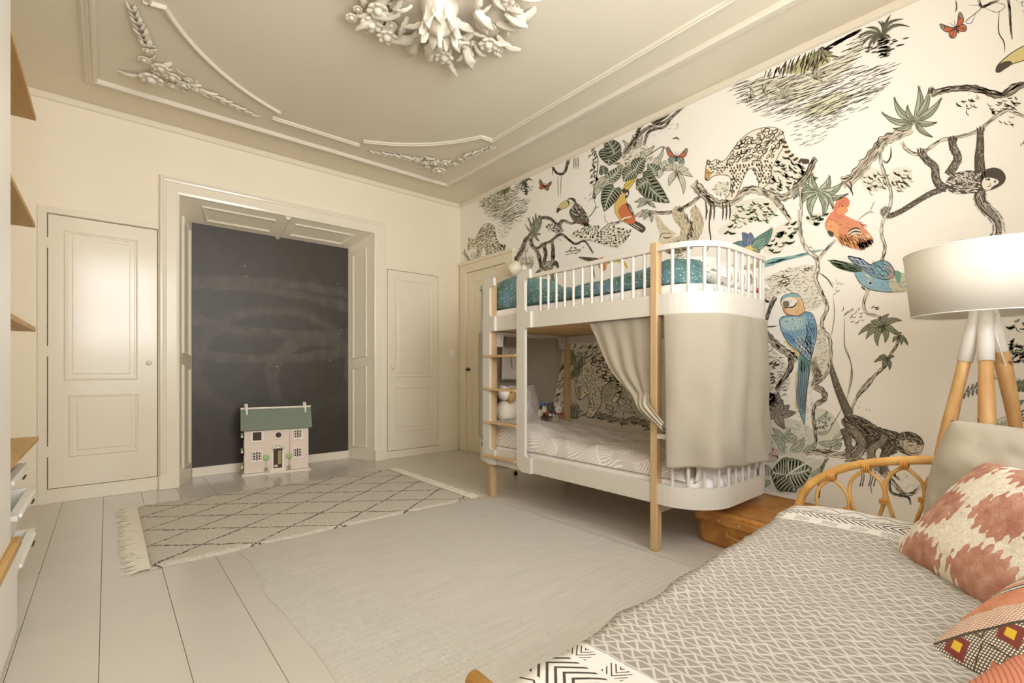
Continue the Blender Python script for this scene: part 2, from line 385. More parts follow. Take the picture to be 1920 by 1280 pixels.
# ceiling mouldings
RX0, RX1, RY0, RY1 = -.05, 2.845, .06, 4.435
OM = [(0, 0), (0, .018), (.010, .030), (.022, .030), (.030, .022), (.040, .026), (.052, .020), (.060, .022), (.070, .012), (.078, .006), (.078, 0)]
def ceil_mold(name, path, closed, prof, z=ZC):
    o = MB().sweep([(a, b, z) for a, b in path], prof, (0, 0, -1), closed).build(name, M_PLASTER); o['kind'] = 'structure'; return o
ceil_mold('trim_7', [(RX0, RY0), (RX0, RY1), (RX1, RY1), (RX1, RY0)], True, [(-a, b) for a, b in OM])
IM = [(-.018, 0), (-.018, .010), (-.010, .020), (-.002, .020), (.002, .012), (.012, .014), (.018, .008), (.018, 0)]
CX, CY = (RX0+RX1)/2, (RY0+RY1)/2
def arc3(a, m, b, n=18):
    ax, ay = a; bx, by = m; cx, cy = b
    d = 2*(ax*(by-cy)+bx*(cy-ay)+cx*(ay-by))
    ux = ((ax*ax+ay*ay)*(by-cy)+(bx*bx+by*by)*(cy-ay)+(cx*cx+cy*cy)*(ay-by))/d
    uy = ((ax*ax+ay*ay)*(cx-bx)+(bx*bx+by*by)*(ax-cx)+(cx*cx+cy*cy)*(bx-ax))/d
    r = math.hypot(ax-ux, ay-uy); t0 = math.atan2(ay-uy, ax-ux); t1 = math.atan2(cy-uy, cx-ux)
    dt = (t1-t0+PI) % (2*PI)-PI
    return [(ux+r*math.cos(t0+dt*i/n), uy+r*math.sin(t0+dt*i/n)) for i in range(n+1)]
corner = arc3((1.745, 4.085), (2.175, 3.80), (2.50, 3.335))+[(2.615, 3.325)]
def mir(p, sx, sy): return [(CX+sx*(a-CX), CY+sy*(b-CY)) for a, b in p]
left = mir(corner, -1, 1)[:-1]; left = mir(arc3((1.75, 4.07), (2.22, 3.76), (2.55, 3.31)), -1, 1)+[(CX-(2.64-CX), 3.33)]
for i, pth in enumerate((corner, left, mir(corner, 1, -1), mir(left, 1, -1))): ceil_mold('trim_%d' % (8+i), pth, False, IM)
ceil_mold('trim_12', [(1.02, 4.185), (1.75, 4.185)], False, IM)
ceil_mold('trim_13', [(2.622, 3.325), (2.622, 2*CY-3.325)], False, IM)
ceil_mold('trim_14', [(CX-(2.622-CX), 3.325), (CX-(2.622-CX), 2*CY-3.325)], False, IM)
# light switch
t = thing('light_switch', 'small cream double light switch on the back wall corner', 'switch', (3.22, YW, 1.19))
MB().bbox((3.185, YW-.012, 1.15), (3.265, YW, 1.235), .004).build('plate', M_WHITE, t)
MB().bbox((3.20, YW-.017, 1.168), (3.25, YW-.012, 1.218), .002).build('rocker', M_WHITE, t)
# ------------------------------------------------------------------ fabrics
def fabric(name, col, bscale=900, bump=.25, var=.06, rough=.9, wr=.0):
    m = bpy.data.materials.new(name); m.use_nodes = True; n = NT(m); c = lin(col)
    v = n.coord(); f = n.noise(v, 6, 4); n.b.inputs['Roughness'].default_value = rough; n.b.inputs['Sheen Weight'].default_value = .15
    n.base(n.ramp(f, [(.3, tuple(x*(1-var) for x in c)), (.7, tuple(min(1, x*(1+var)) for x in c))]))
    w1 = n.n('ShaderNodeTexWave'); n.l(v, w1.inputs[0]); w1.inputs['Scale'].default_value = bscale/6; w1.bands_direction = 'Z'; w1.inputs['Distortion'].default_value = 1.5
    h = n.math('ADD', n.math('MULTIPLY', w1.outputs[0], .3), n.noise(v, bscale/4, 2))
    n.bump(h, bump, .0012)
    if wr:
        tr_ = n.n('ShaderNodeBsdfTranslucent'); tr_.inputs[0].default_value = (*c, 1); mx = n.n('ShaderNodeMixShader'); mx.inputs[0].default_value = wr
        out = n.t.nodes['Material Output']; n.l(n.b.outputs[0], mx.inputs[1]); n.l(tr_.outputs[0], mx.inputs[2]); n.l(mx.outputs[0], out.inputs[0])
    MATS[name] = m; return m
M_LINEN = fabric('curtain_linen', '#c3b9a6', 900, .2, .03, .9, .36)
M_SHEET = fabric('white_sheet', '#efeae6', 700, .15, .02)
M_CUSH = fabric('linen_cushion', '#a59b89', 500, .3, .05)
def teal():
    m = bpy.data.materials.new('teal_starry_cotton'); m.use_nodes = True; n = NT(m); v = n.coord()
    f = n.noise(v, 7, 3)
    c = n.ramp(f, [(.34, lin('#4f7370')), (.5, lin('#587c7f')), (.66, lin('#618399'))])
    vo = n.n('ShaderNodeTexVoronoi'); n.l(v, vo.inputs['Vector']); vo.inputs['Scale'].default_value = 70
    dot = n.math('LESS_THAN', vo.outputs['Distance'], .26)
    pick = n.math('GREATER_THAN', n.sep(vo.outputs['Color'])[0], .35)
    n.base(n.mix(n.math('MULTIPLY', dot, pick), c, lin('#d8d9b4'))); n.b.inputs['Roughness'].default_value = .85
    n.bump(n.noise(v, 40, 3), .2, .006); return m
M_TEAL = teal()
def fern():
    m = bpy.data.materials.new('grey_fern_cotton'); m.use_nodes = True; n = NT(m)
    v = n.coord(rot=(0, 0, .5)); w = n.noise(v, 3.0, 2)
    x, y, z = n.sep(v)
    px_ = n.math('ADD', n.math('MULTIPLY', x, 6.2), n.math('MULTIPLY', w, .9))
    cell = n.math('ABSOLUTE', n.math('SUBTRACT', n.math('FRACT', px_), .5))
    yy = n.math('ADD', n.math('ADD', y, n.math('MULTIPLY', z, .6)), n.math('MULTIPLY', cell, .16))
    fr = n.math('ABSOLUTE', n.math('SUBTRACT', n.math('FRACT', n.math('MULTIPLY', yy, 38)), .5))
    leaf = n.math('LESS_THAN', fr, n.math('SUBTRACT', .25, n.math('MULTIPLY', cell, .24)))
    mid = n.math('LESS_THAN', cell, .022)
    gap = n.math('GREATER_THAN', n.noise(v, 4.5, 2), .44)
    mask = n.math('MULTIPLY', n.math('MAXIMUM', leaf, mid), gap)
    n.base(n.mix(n.math('MULTIPLY', mask, .8), lin('#c0b7ae'), lin('#e9e4dc'))); n.b.inputs['Roughness'].default_value = .9
    n.bump(n.noise(v, 22, 4), .35, .01); return m
M_FERN = fern()

def pillow_mesh(name, w, h, t, m, p=2.4, pinch=.05, nseg=28, seed=0, wr=.006, folds=0, rnd=0):
    mb = MB()
    def f(sgn):
        def g(u, v):
            a = 2*u-1; b = 2*v-1
            x = a*w/2*(1-pinch*(1-b*b)*abs(a)**6); y = b*h/2*(1-pinch*(1-a*a)*abs(b)**6)
            x *= math.sqrt(1-rnd*b*b/2); y *= math.sqrt(1-rnd*a*a/2)
            k = max(0, (1-abs(a)**p))**.55*max(0, (1-abs(b)**p))**.55
            z = sgn*(t/2)*k + wr*vnoise(x*9+seed, y*9, seed+sgn)*k*1.5+wr*.6*vnoise(x*22, y*22+seed, sgn)*k
            if folds: z += sgn*folds*k**.5*(math.sin(y*46+6*vnoise(x*4, y*3, seed))*abs(a)**1.5+.8*math.sin(x*30+y*14+5*vnoise(x*5, y*5, 2))*(1-abs(a))**.5*.6)
            return (x, y, z)
        return g
    mb.grid(f(1), nseg, nseg); mb.grid(f(-1), nseg, nseg)
    me = bpy.data.meshes.new(name); me.from_pydata(mb.v, [], mb.f)
    bm = bmesh.new(); bm.from_mesh(me); bmesh.ops.remove_doubles(bm, verts=bm.verts[:], dist=.0004); bmesh.ops.recalc_face_normals(bm, faces=bm.faces[:]); bm.to_mesh(me); bm.free()
    for q_ in me.polygons: q_.use_smooth = True
    me.materials.append(m); return me
def frame(c, ex, ey):
    ex = Vector(ex).normalized(); ey = Vector(ey); ey = (ey-ex*ey.dot(ex)).normalized(); ez = ex.cross(ey)
    M = Matrix((ex, ey, ez)).transposed().to_4x4(); M.translation = Vector(c); return M
def loft(stations, nr=22, e=.75, amp=.012, fr=7, seed=0, sub=4, ends=True):
    """stations: (cx, y, zbase, halfw, height): rounded-bottom heap along Y"""
    st = catmull(stations, sub); mb = MB(); n = len(st)
    def g(u, v):
        cx, y, zb, hw, h = st[min(n-1, int(round(u*(n-1))))]
        a = 2*PI*v
        c, s = math.cos(a), math.sin(a)
        x = cx+hw*math.copysign(abs(c)**e, c); z = zb+(h*abs(s)**e if s > 0 else -.012*abs(s))
        d = amp*(vnoise(x*fr+seed, y*fr, z*fr)+.5*vnoise(x*fr*2.3, y*fr*2.3+seed, z*fr*2))
        k = 1 if s > -.2 else .2
        return (x+d*k*c, y+d*.4*k, z+d*k*max(s, 0)*1.3)
    mb.grid(g, n, nr+1)
    if ends:
        k = nr+1
        mb.f.append(list(range(k))); mb.mi.append(0); mb.sm.append(True); mb.f.append([(n-1)*k+i for i in range(k)][::-1]); mb.mi.append(0); mb.sm.append(True)
    return mb

# ------------------------------------------------------------------ bunk bed
BY0, BY1 = 1.17, 3.22; BYc = (BY0+BY1)/2; FX, KX = 2.295, 3.165; CR = .24
bed = thing('bunk_bed', 'white bunk bed with oak posts, rounded ends, spindles and ladder', 'bunk bed', (2.75, BYc, 0))
def upath(off=0, ny0=1.447, r=CR):
    """front post -> round the near end -> back post; off moves it outwards"""
    rr = r+off; pts = [(FX-off, ny0)]
    for i in range(13): a = PI+PI/2*i/12; pts.append((FX+r+rr*math.cos(a), BY0+r+rr*math.sin(a)))
    for i in range(13): a = 1.5*PI+PI/2*i/12; pts.append((KX-r+rr*math.cos(a), BY0+r+rr*math.sin(a)))
    pts.append((KX+off, ny0)); return pts
def flip(p): return [(a, 2*BYc-b) for a, b in p]
def resample(p, step=None, n=None):
    P = [np.array(q_, float) for q_ in p]; L = [0]
    for a, b in zip(P, P[1:]): L.append(L[-1]+float(np.linalg.norm(b-a)))
    n = n or max(2, int(round(L[-1]/step))); out = []
    for i in range(n+1):
        d = L[-1]*i/n; k = 0
        while k < len(L)-2 and L[k+1] < d: k += 1
        out.append(tuple(P[k]+(P[k+1]-P[k])*((d-L[k])/max(1e-9, L[k+1]-L[k]))))
    return out
bal_u = MB().lathe([(.0092, 0), (.0092, .33), (.0092, .66), (.0092, 1.0)], None, 14, False, False).build('tmp', M_BEDW); bal_mesh = bal_u.data; bpy.data.objects.remove(bal_u)
def baluster(x, y, z0, z1): put('baluster', bal_mesh, Matrix.Translation((x, y, z0)) @ Matrix.Diagonal((1, 1, z1-z0, 1)), bed)
for fl_ in (False, True):
    p = upath(); p = flip(p) if fl_ else p
    for z0, z1, t, nm in ((.262, .374, .011, 'end_board'), (1.292, 1.406, .011, 'end_board'), (1.642, 1.671, .014, 'end_rail'), (.620, .646, .013, 'end_rail')):
        MB().sweep([(a, b, z0) for a, b in p], [(-t, 0), (t, 0), (t, z1-z0), (-t, z1-z0)], (0, 0, 1), smooth=False).build(nm, M_BEDW, bed)
    q_ = resample(p, .079)
    for a, b in q_[1:-1]:
        baluster(a, b, 1.40, 1.648); baluster(a, b, .37, .625)
for y in (1.447, 2.900):
    for x0 in (2.277, 3.13):
        MB().bbox((x0, y, 0), (x0+.052, y+.043, 1.694 if x0 < 3 else 1.68), .005).build('post', M_OAK, bed)
# long boards and rails
for x0, nm in ((2.284, 'side_board'), (3.155, "side_board")):
    ya = 2.50 if x0 < 3 else 2.9
    for z0, z1 in ((.262, .374), (1.292, 1.406)):
        MB().bbox((x0, 1.490, z0), (x0+.022, 2.90, z1), .003).build(nm, M_BEDW, bed)
MB().bbox((2.281, 1.490, 1.642), (2.309, 2.49, 1.671), .006).build('guard_rail', M_BEDW, bed)
for i in range(12): baluster(2.295, 1.535+i*.0763, 1.40, 1.648)
# ladder uprights with hooked ends
def arcp(cx, cz, r, a0, a1, n=6): return [(cx+r*math.cos(a0+(a1-a0)*i/n), cz+r*math.sin(a0+(a1-a0)*i/n)) for i in range(n+1)]
def upright(yl, yr, stub):
    # outline in (y, z), y decreasing to the right of the photo
    P = []
    P += arcp(yl-.07, .262+.07, .07, 1.5*PI, 2*PI)            # bottom-left outer corner
    P += arcp(yl-.07, 1.704-.07, .07, 0, PI/2)                # top-left outer corner
    P += [(yr-stub, 1.704), (yr-stub, 1.642)]
    P += arcp(yr-.025, 1.642-.025, .025, PI/2, 0, 4)
    P += arcp(yr-.025, 1.406+.025, .025, 0, -PI/2, 4)
    P += [(yr-stub-.01, 1.406), (yr-stub-.01, 1.292)]
    P += arcp(yr-.025, 1.292-.025, .025, PI/2, 0, 4)
    P += arcp(yr-.02, .374+.02, .02, 0, -PI/2, 4)
    P += [(yr-stub-.01, .374), (yr-stub-.01, .262)]
    MB().prism(P, lambda a, b: (2.258, a, b), lambda a, b: (2.283, a, b)).build('ladder_upright', M_BEDW, bed)
upright(2.588, 2.502, .05); upright(2.995, 2.908, .05)
for z in (1.107, .850, .593):
    MB().bbox((2.250, 2.592, z-.018), (2.325, 2.985, z), .003).build('ladder_rung', M_OAKY, bed)
MB().bbox((2.246, 2.592, .314), (2.345, 2.985, .334), .003).build('ladder_rung', M_OAKY, bed)
# braces with curved brackets, slats
def brace(y, z0=1.205):
    P = [(2.33, 1.29), (2.33, z0-.03), (2.40, z0-.03)]+arcp(2.44, z0-.005+.03, .04, PI, PI/2, 5)+arcp(3.02, z0-.005+.03, .04, PI/2, 0, 5)+[(3.06, z0-.03), (3.13, z0-.03), (3.13, 1.29)]
    MB().prism(P, lambda a, b: (a, y, b), lambda a, b: (a, y+.02, b)).build('cross_brace', M_BEDW, bed)
brace(2.912); brace(1.462)
for y in (2.912, 1.462): MB().bbox((2.33, y, .20), (3.13, y+.02, .262), .003).build('cross_brace', M_BEDW, bed)
for z in (1.225, .20): MB().bbox((3.132, 1.49, z), (3.152, 2.90, z+.065), .003).build('back_brace', M_BEDW, bed)
for i in range(14):
    y = 1.42+i*.1155
    MB().bbox((2.34, y, 1.300), (3.14, y+.07, 1.318), .003).build('slat', M_PINE, bed)
    MB().bbox((2.34, y, .268), (3.14, y+.07, .286), .003).build('slat', M_PINE, bed)
# mattresses
def mattress(name, z0, z1, label):
    p = upath(-.03, BYc); q_ = flip(p)[::-1]; ring = resample(p+q_[1:], n=90)[:-1]
    mb = MB(); prof = [(0.0, z0), (0.0, z1-.03), (.008, z1-.012), (.03, z1)]
    k = len(ring); c = Vector((2.73, BYc))
    vs = []
    for ins, z in prof:
        for a, b in ring:
            d = Vector((a, b))-c; s = 1-ins/d.length; vs.append((c.x+d.x*s, c.y+d.y*s, z+(0 if ins == 0 else .004*vnoise(a*6, b*6, z))))
    fs = [(i*k+j, i*k+(j+1) % k, (i+1)*k+(j+1) % k, (i+1)*k+j) for i in range(3) for j in range(k)]+[list(range(k))[::-1], [3*k+j for j in range(k)]]
    o = mb.add(vs, fs, True).build(name, M_SHEET); return tag(o, label, 'mattress')
mattress('mattress', 1.319, 1.462, 'white mattress on the upper bunk'); mattress('mattress', .287, .415, 'white mattress on the lower bunk')
# teal duvet on the upper bunk
o = loft([(2.66, 3.13, 1.475, .18, .18), (2.66, 3.09, 1.475, .29, .255), (2.64, 2.9, 1.475, .30, .27), (2.63, 2.72, 1.475, .30, .235), (2.62, 2.5, 1.475, .29, .125), (2.62, 2.25, 1.475, .29, .095),
          (2.62, 1.98, 1.475, .29, .10), (2.63, 1.76, 1.475, .30, .135), (2.65, 1.55, 1.475, .31, .155), (2.66, 1.40, 1.475, .32, .155), (2.67, 1.335, 1.475, .30, .11)], 30, .72, .028, 6, 3, 5).build('duvet', M_TEAL)
tag(o, 'rumpled teal duvet with tiny stars on the upper bunk', 'duvet')
# folded back corner of the duvet
def printed():
    m = bpy.data.materials.new('white_print_cotton'); m.use_nodes = True; n = NT(m); v = n.coord()
    f = n.noise(v, 17, 3, .5, .8); n.base(n.ramp(f, [(.60, lin('#f0ebe6')), (.66, lin('#8f8577')), (.74, lin('#5c5246'))])); n.b.inputs['Roughness'].default_value = .9
    n.bump(n.noise(v, 18, 3), .3, .01); return m
M_PRINT = printed()
me = pillow_mesh('pillow', .62, .40, .17, M_PRINT, seed=4, wr=.014)
o = put('pillow', me, frame((2.86, 1.375, 1.575), (1, 0, .0), (0, .8, .35)), None); tag(o, 'white pillow with dark print at the near end of the upper bunk', 'pillow')
me = pillow_mesh('pillow', .40, .30, .12, M_SHEET, seed=9, wr=.012)
o = put('pillow', me, frame((2.98, 1.52, 1.535), (1, .3, 0), (-.3, 1, .0)), None); tag(o, 'plain white pillow behind the printed one on the upper bunk', 'pillow')
# small doll by the rail
dl = thing('rag_doll', 'tiny doll with pink top lying by the upper rail', 'doll', (3.04, 1.225, 1.462))
MB().lathe([(.001, 0), (.016, .006), (.021, .02), (.016, .036), (.001, .042)], Matrix.Translation((2.96, 1.222, 1.478)), 12).build('head', mat('doll_skin', '#d9a878', .8), dl)
MB().tube([(2.982, 1.222, 1.49), (3.0, 1.222, 1.492), (3.03, 1.222, 1.488)], [.010, .02, .017], 10).build('body', mat('doll_pink', '#d0506a', .8), dl)
MB().tube([(3.03, 1.226, 1.486), (3.06, 1.222, 1.480), (3.085, 1.226, 1.474)], [.016, .012, .008], 8).build('legs', mat('doll_dark', '#3a3038', .8), dl)
# lower duvet
def lowtop(x, y):
    z = .505+.035*math.exp(-((y-2.75)/.35)**2)-.035*(1.9-y if y < 1.9 else 0)
    z += .022*vnoise(x*3.2, y*3.0, 1.3)+.014*vnoise(x*7, y*6.5, 2.1)+.006*vnoise(x*15, y*15, 4)
    if y > 2.45: z += .06*min(1, (y-2.45)/.35)*max(0, 1-abs(x-2.5)/.5)
    return z
def lowd(u, v):
    x = 2.315+.815*u; y = 1.30+1.83*v
    z = lowtop(x, y); e = 1.0
    for dd in (x-2.315, 3.13-x, y-1.30, 3.13-y):
        t_ = max(0, min(1, dd/.10)); e *= math.sqrt(max(0, 1-(1-t_)**2))
    zb = .405
    return (x, y, zb+(z-zb)*e)
mb = MB().grid(lowd, 54, 90)
mb.grid(lambda u, v: (2.315+.815*u, 1.30+1.83*v, .402), 2, 2)
o = mb.build('duvet', M_FERN); tag(o, 'grey duvet with white fern leaves on the lower bunk', 'duvet')
me = pillow_mesh('pillow', .42, .42, .15, M_FERN, seed=2, wr=.012)
o = put('pillow', me, frame((2.74, 3.075, .665), (1, 0, 0), (0, .25, 1)), None); tag(o, 'fern print pillow standing at the far end of the lower bunk', 'pillow')

me = pillow_mesh('pillow', .74, .22, .10, M_SHEET, seed=14, wr=.012)
o = put('pillow', me, frame((2.73, 1.262, .50), (1, 0, 0), (0, -.12, 1)), None); tag(o, 'white pillow pressed against the lower spindles at the near end', 'pillow')
# ------------------------------------------------------------------ bed curtains
def cloth(name, fn, nu, nv, label, m=M_LINEN, t=.003):
    o = MB().grid(fn, nu, nv).build(name, m, None, False); solidify(o, t, 0); tag(o, label, 'curtain'); return o
pn = resample(upath(.016, 1.425), n=120)
pn = pn[2:112]
def near_curtain(u, v):
    k = u*(len(pn)-1); i = int(k); j = min(len(pn)-1, i+1); f_ = k-i
    x = pn[i][0]*(1-f_)+pn[j][0]*f_; y = pn[i][1]*(1-f_)+pn[j][1]*f_
    zt, zb = 1.291, .478+.01*math.sin(u*9)+.012*u
    z = zt+(zb-zt)*v
    dx, dy = x-2.73, y-1.6; L = math.hypot(dx, dy); dx /= L; dy /= L
    fold = .013*math.sin(u*31+1.2*v+2*vnoise(u*3, v*2, 1))*(.25+.9*v)+.045*vnoise(u*3.2+.4*v, v*1.7, 5)*v+.018*vnoise(u*9-1.5*v, v*4, 8)*v
    out = .010+.03*v*v*(1 if u > .85 else .5)+fold
    drift = -.02*v*(1-u)
    return (x+dx*out, y+dy*out+drift, z)
cloth('bed_curtain', near_curtain, 130, 60, 'beige linen curtain hanging round the rounded near end of the bunk bed')
pf = resample(flip(upath(.016, 1.425)), n=120)[2:119]
def far_curtain(u, v):
    uu = u*(1-.14*v**1.2); k = uu*(len(pf)-1); i = int(k); j = min(len(pf)-1, i+1); f_ = k-i
    x = pf[i][0]*(1-f_)+pf[j][0]*f_; y = pf[i][1]*(1-f_)+pf[j][1]*f_
    z = 1.291+(.455-1.291)*v
    dx, dy = x-2.73, y-2.8; L = math.hypot(dx, dy); dx /= L; dy /= L
    out = .008+.010*math.sin(u*27+v)*(.3+.7*v)+.02*abs(vnoise(u*3, v*2, 9))*v
    return (min(x+dx*out, 3.27), y+dy*out, z)
cloth('bed_curtain', far_curtain, 110, 40, 'beige linen curtain hanging round the far end behind the ladder')
Lp = catmull([(1.962, 1.296), (1.876, 1.137), (1.803, 1.005), (1.705, .904), (1.612, .826), (1.50, .742), (1.395, .672)], 8)
Rp = catmull([(1.515, 1.296), (1.512, 1.15), (1.510, 1.03), (1.508, .93), (1.503, .865), (1.46, .79), (1.385, .715)], 8)
def front_curtain(u, v):
    k = v*(len(Lp)-1); i = int(k); j = min(len(Lp)-1, i+1); f_ = k-i
    a = np.array(Lp[i])*(1-f_)+np.array(Lp[j])*f_; b = np.array(Rp[i])*(1-f_)+np.array(Rp[j])*f_
    p_ = a*(1-u)+b*u
    sm = max(0, min(1, (v-.60)/.2)); sm = sm*sm*(3-2*sm)
    x = 2.316-.064*sm+.009*math.sin(u*22+2.5*v)*(.35+.65*v)+.008*vnoise(u*4, v*5, 3)
    return (x-.02*sm*math.sin(PI*u), p_[0], p_[1]-.02*math.sin(PI*u)*v*(1-v))
cloth('bed_curtain', front_curtain, 50, 60, 'beige linen curtain swept diagonally and tucked behind the near post')

# ------------------------------------------------------------------ plush toys and hanging bag
def blob(c, r, m, name, parent, s=(1, 1, 1), rot=(0, 0, 0), nz=.0, seg=14):
    bm = bmesh.new(); bmesh.ops.create_icosphere(bm, subdivisions=3, radius=1)
    M = Matrix.Translation(Vector(c)) @ Matrix.Rotation(rot[2], 4, 'Z') @ Matrix.Rotation(rot[1], 4, 'Y') @ Matrix.Rotation(rot[0], 4, 'X') @ Matrix.Diagonal((s[0]*r, s[1]*r, s[2]*r, 1))
    if nz:
        for v in bm.verts: v.co *= 1+nz*vnoise(v.co.x*3, v.co.y*3, v.co.z*3)
    return MB().frombm(bm, M, True).build(name, m, parent)
P_CREAM = mat('plush_cream', '#e6dcc8', .95, .04, 20, .6, 160); P_GREY = mat('plush_grey', '#6b6058', .95, .05, 20, .6, 160)
P_TAN = mat('plush_tan', '#c49a66', .9, .05, 20, .4, 160); P_PINK = mat('plush_pink', '#e0a892', .95, .04, 20, .4, 160)
P_RED = mat('felt_red', '#b5523f', .9); P_BLUE = mat('felt_blue', '#4f7fd0', .9); P_RUST = mat('plush_rust', '#9a5c3c', .95); P_WHITE = mat('plush_white', '#efe9df', .95, .02, 20, .3, 160)
g = thing('plush_goose', 'large cream goose plush with tan beak sitting behind the ladder', 'plush toy', (2.50, 2.99, .56))
blob((2.53, 3.02, .65), .105, P_CREAM, 'body', g, (1, .8, .95), nz=.05)
blob((2.475, 2.99, .80), .058, P_WHITE, 'head', g)
blob((2.515, 2.945, .775), .05, P_TAN, 'beak', g, (.8, .6, 1.15), (.2, 0, .3))
blob((2.492, 2.917, .812), .0055, M_BLACKM, 'nostril', g)
blob((2.60, 2.99, .66), .06, P_CREAM, 'wing', g, (.7, .8, 1.2), nz=.06)
ZT = .575
e = thing('plush_elephant', 'dark grey elephant plush with a blue bow among the toys', 'plush toy', (2.98, 3.05, ZT))
blob((3.01, 3.06, ZT+.05), .058, P_GREY, 'body', e, (1, .9, .95)); blob((3.03, 3.02, ZT+.07), .045, P_GREY, 'head', e)
blob((3.075, 3.03, ZT+.095), .034, P_GREY, 'ear', e, (.9, .35, 1), (0, 0, .5)); blob((2.99, 3.05, ZT+.085), .03, P_GREY, 'ear', e, (.9, .35, 1), (0, 0, -.5))
MB().tube([(3.035, 2.985, ZT+.06), (3.04, 2.965, ZT+.035), (3.045, 2.96, ZT+.015)], [.016, .013, .010], 10).build('trunk', P_GREY, e)
blob((2.965, 3.035, ZT+.115), .018, P_BLUE, 'bow', e, (1.0, .6, 1.2)); blob((2.99, 2.99, ZT+.02), .017, P_WHITE, 'foot', e); blob((3.05, 2.98, ZT+.012), .017, P_WHITE, 'foot', e)
for dx in (-.018, .014): blob((3.03+dx, 2.978, ZT+.085), .004, M_BLACKM, 'eye', e)
r = thing('plush_rabbit', 'white rabbit plush with dot eyes and a red collar', 'plush toy', (3.10, 3.0, ZT))
blob((3.105, 3.02, ZT+.01), .045, P_WHITE, 'body', r, (1, .8, .7)); blob((3.11, 2.985, ZT+.055), .043, P_WHITE, 'head', r, (1.1, .8, .9))
for dx in (-.016, .016): MB().tube([(3.11+dx, 2.99, ZT+.085), (3.11+dx*1.4, 2.995, ZT+.105), (3.11+dx*1.5, 2.998, ZT+.125)], [.013, .014, .007], 10).build('ear', P_WHITE, r)
for dx in (-.02, .018): blob((3.11+dx, 2.952, ZT+.06), .0045, M_BLACKM, 'eye', r)
blob((3.113, 2.949, ZT+.047), .0045, M_BLACKM, 'nose', r, (1.5, .6, .8)); MB().tube([(3.075, 2.965, ZT+.022), (3.105, 2.945, ZT+.018), (3.14, 2.96, ZT+.022)], .008, 8).build('collar', P_RED, r)
p_ = thing('plush_pig', 'small pink pig plush beside the oak back post', 'plush toy', (3.165, 2.985, ZT))
blob((3.165, 2.99, ZT+.04), .030, P_PINK, 'head', p_, (1, .9, 1)); blob((3.165, 2.962, ZT+.035), .012, P_PINK, 'snout', p_, (1, .6, .8)); blob((3.165, 3.005, ZT+.0), .03, P_PINK, 'body', p_)
for dx in (-.018, .018): blob((3.165+dx, 2.985, ZT+.068), .010, P_PINK, 'ear', p_, (1, .5, 1))
d_ = thing('plush_dog', 'cream and rust puppy plush next to the elephant', 'plush toy', (2.90, 3.02, ZT))
blob((2.90, 3.03, ZT+.03), .045, P_CREAM, 'body', d_, (1.1, .8, .9), nz=.05); blob((2.945, 3.0, ZT+.06), .026, P_CREAM, 'head', d_); blob((2.965, 2.985, ZT+.035), .026, P_RUST, 'saddle', d_); blob((2.98, 2.965, ZT+.02), .014, P_WHITE, 'paw', d_)
for dx in (-.012, .014): blob((2.945+dx, 3.0, ZT+.085), .012, P_WHITE, 'ear', d_, (.8, .5, 1.3))
# canvas wall pocket hanging inside the far end
M_CANVAS = fabric('grey_canvas', '#c9bfb0', 600, .25, .03); M_TAPE = mat('taupe_tape', '#9a8b74', .9)
t = thing('hanging_pocket', 'pale canvas storage pocket hanging on a strap behind the ladder', 'bag', (2.66, 3.14, .92))
MB().grid(lambda u, v: (2.572+.19*u, 3.135+.012*math.sin(u*5+v)*v-.012*math.sin(PI*u)*(.3+v), 1.19-.28*v), 14, 14).build('pocket', M_CANVAS, t); solidify(bpy.data.objects['pocket'], .004)
MB().bbox((2.565, 3.122, 1.185), (2.775, 3.134, 1.205), .003).build('hem_bar', M_TAPE, t); MB().bbox((2.60, 3.128, 1.2), (2.618, 3.134, 1.29), .002).build('strap', M_TAPE, t)
MB().tube([(2.62, 3.112, 1.185), (2.645, 3.108, 1.165), (2.652, 3.106, 1.12), (2.66, 3.105, 1.0)], .0025, 6).build('cord', M_TAPE, t)
MB().bbox((2.572, 3.118, .905), (2.762, 3.124, .912), .002).build('seam', M_TAPE, t)

# wall spotlight above the bunk, by the door
t = thing('wall_lamp', 'small round cream wall lamp on the mural beside the door', 'wall lamp', (XW, 3.72, 2.05))
MB().lathe([(.045, 0), (.045, .012), (.010, .016), (.010, .06)], Matrix.Translation((XW-.001, 3.72, 2.06)) @ Matrix.Rotation(-PI/2, 4, 'Y'), 16).build('wall_plate', M_WHITE, t)
Ml = Matrix.Translation((XW-.11, 3.72, 2.055)) @ Matrix.Rotation(.75, 4, 'X') @ Matrix.Rotation(.5, 4, 'Y')
MB().lathe([(.062, -.07), (.068, -.04), (.068, .02), (.05, .055), (.001, .065)], Ml, 20, False).build('lamp_shade', mat('lamp_cream', '#e8dfc6', .4), t); solidify(bpy.data.objects['lamp_shade'], .003)
MB().lathe([(.001, -.045), (.022, -.04), (.028, -.02), (.02, .01)], Ml, 12).build('bulb', mat('lamp_inside', '#c9b84a', .5), t)
# door stops on the floor under the bed
for i, (x, y, lab) in enumerate(((2.93, 3.37, 'small dark door stop on the floor behind the far bed post'),)):
    MB().lathe([(.018, 0), (.019, .012), (.016, .03), (.008, .038)], Matrix.Translation((x, y, 0)), 12).build('door_stop', M_BLACKM); tag(bpy.data.objects['door_stop'], lab, 'door stop')
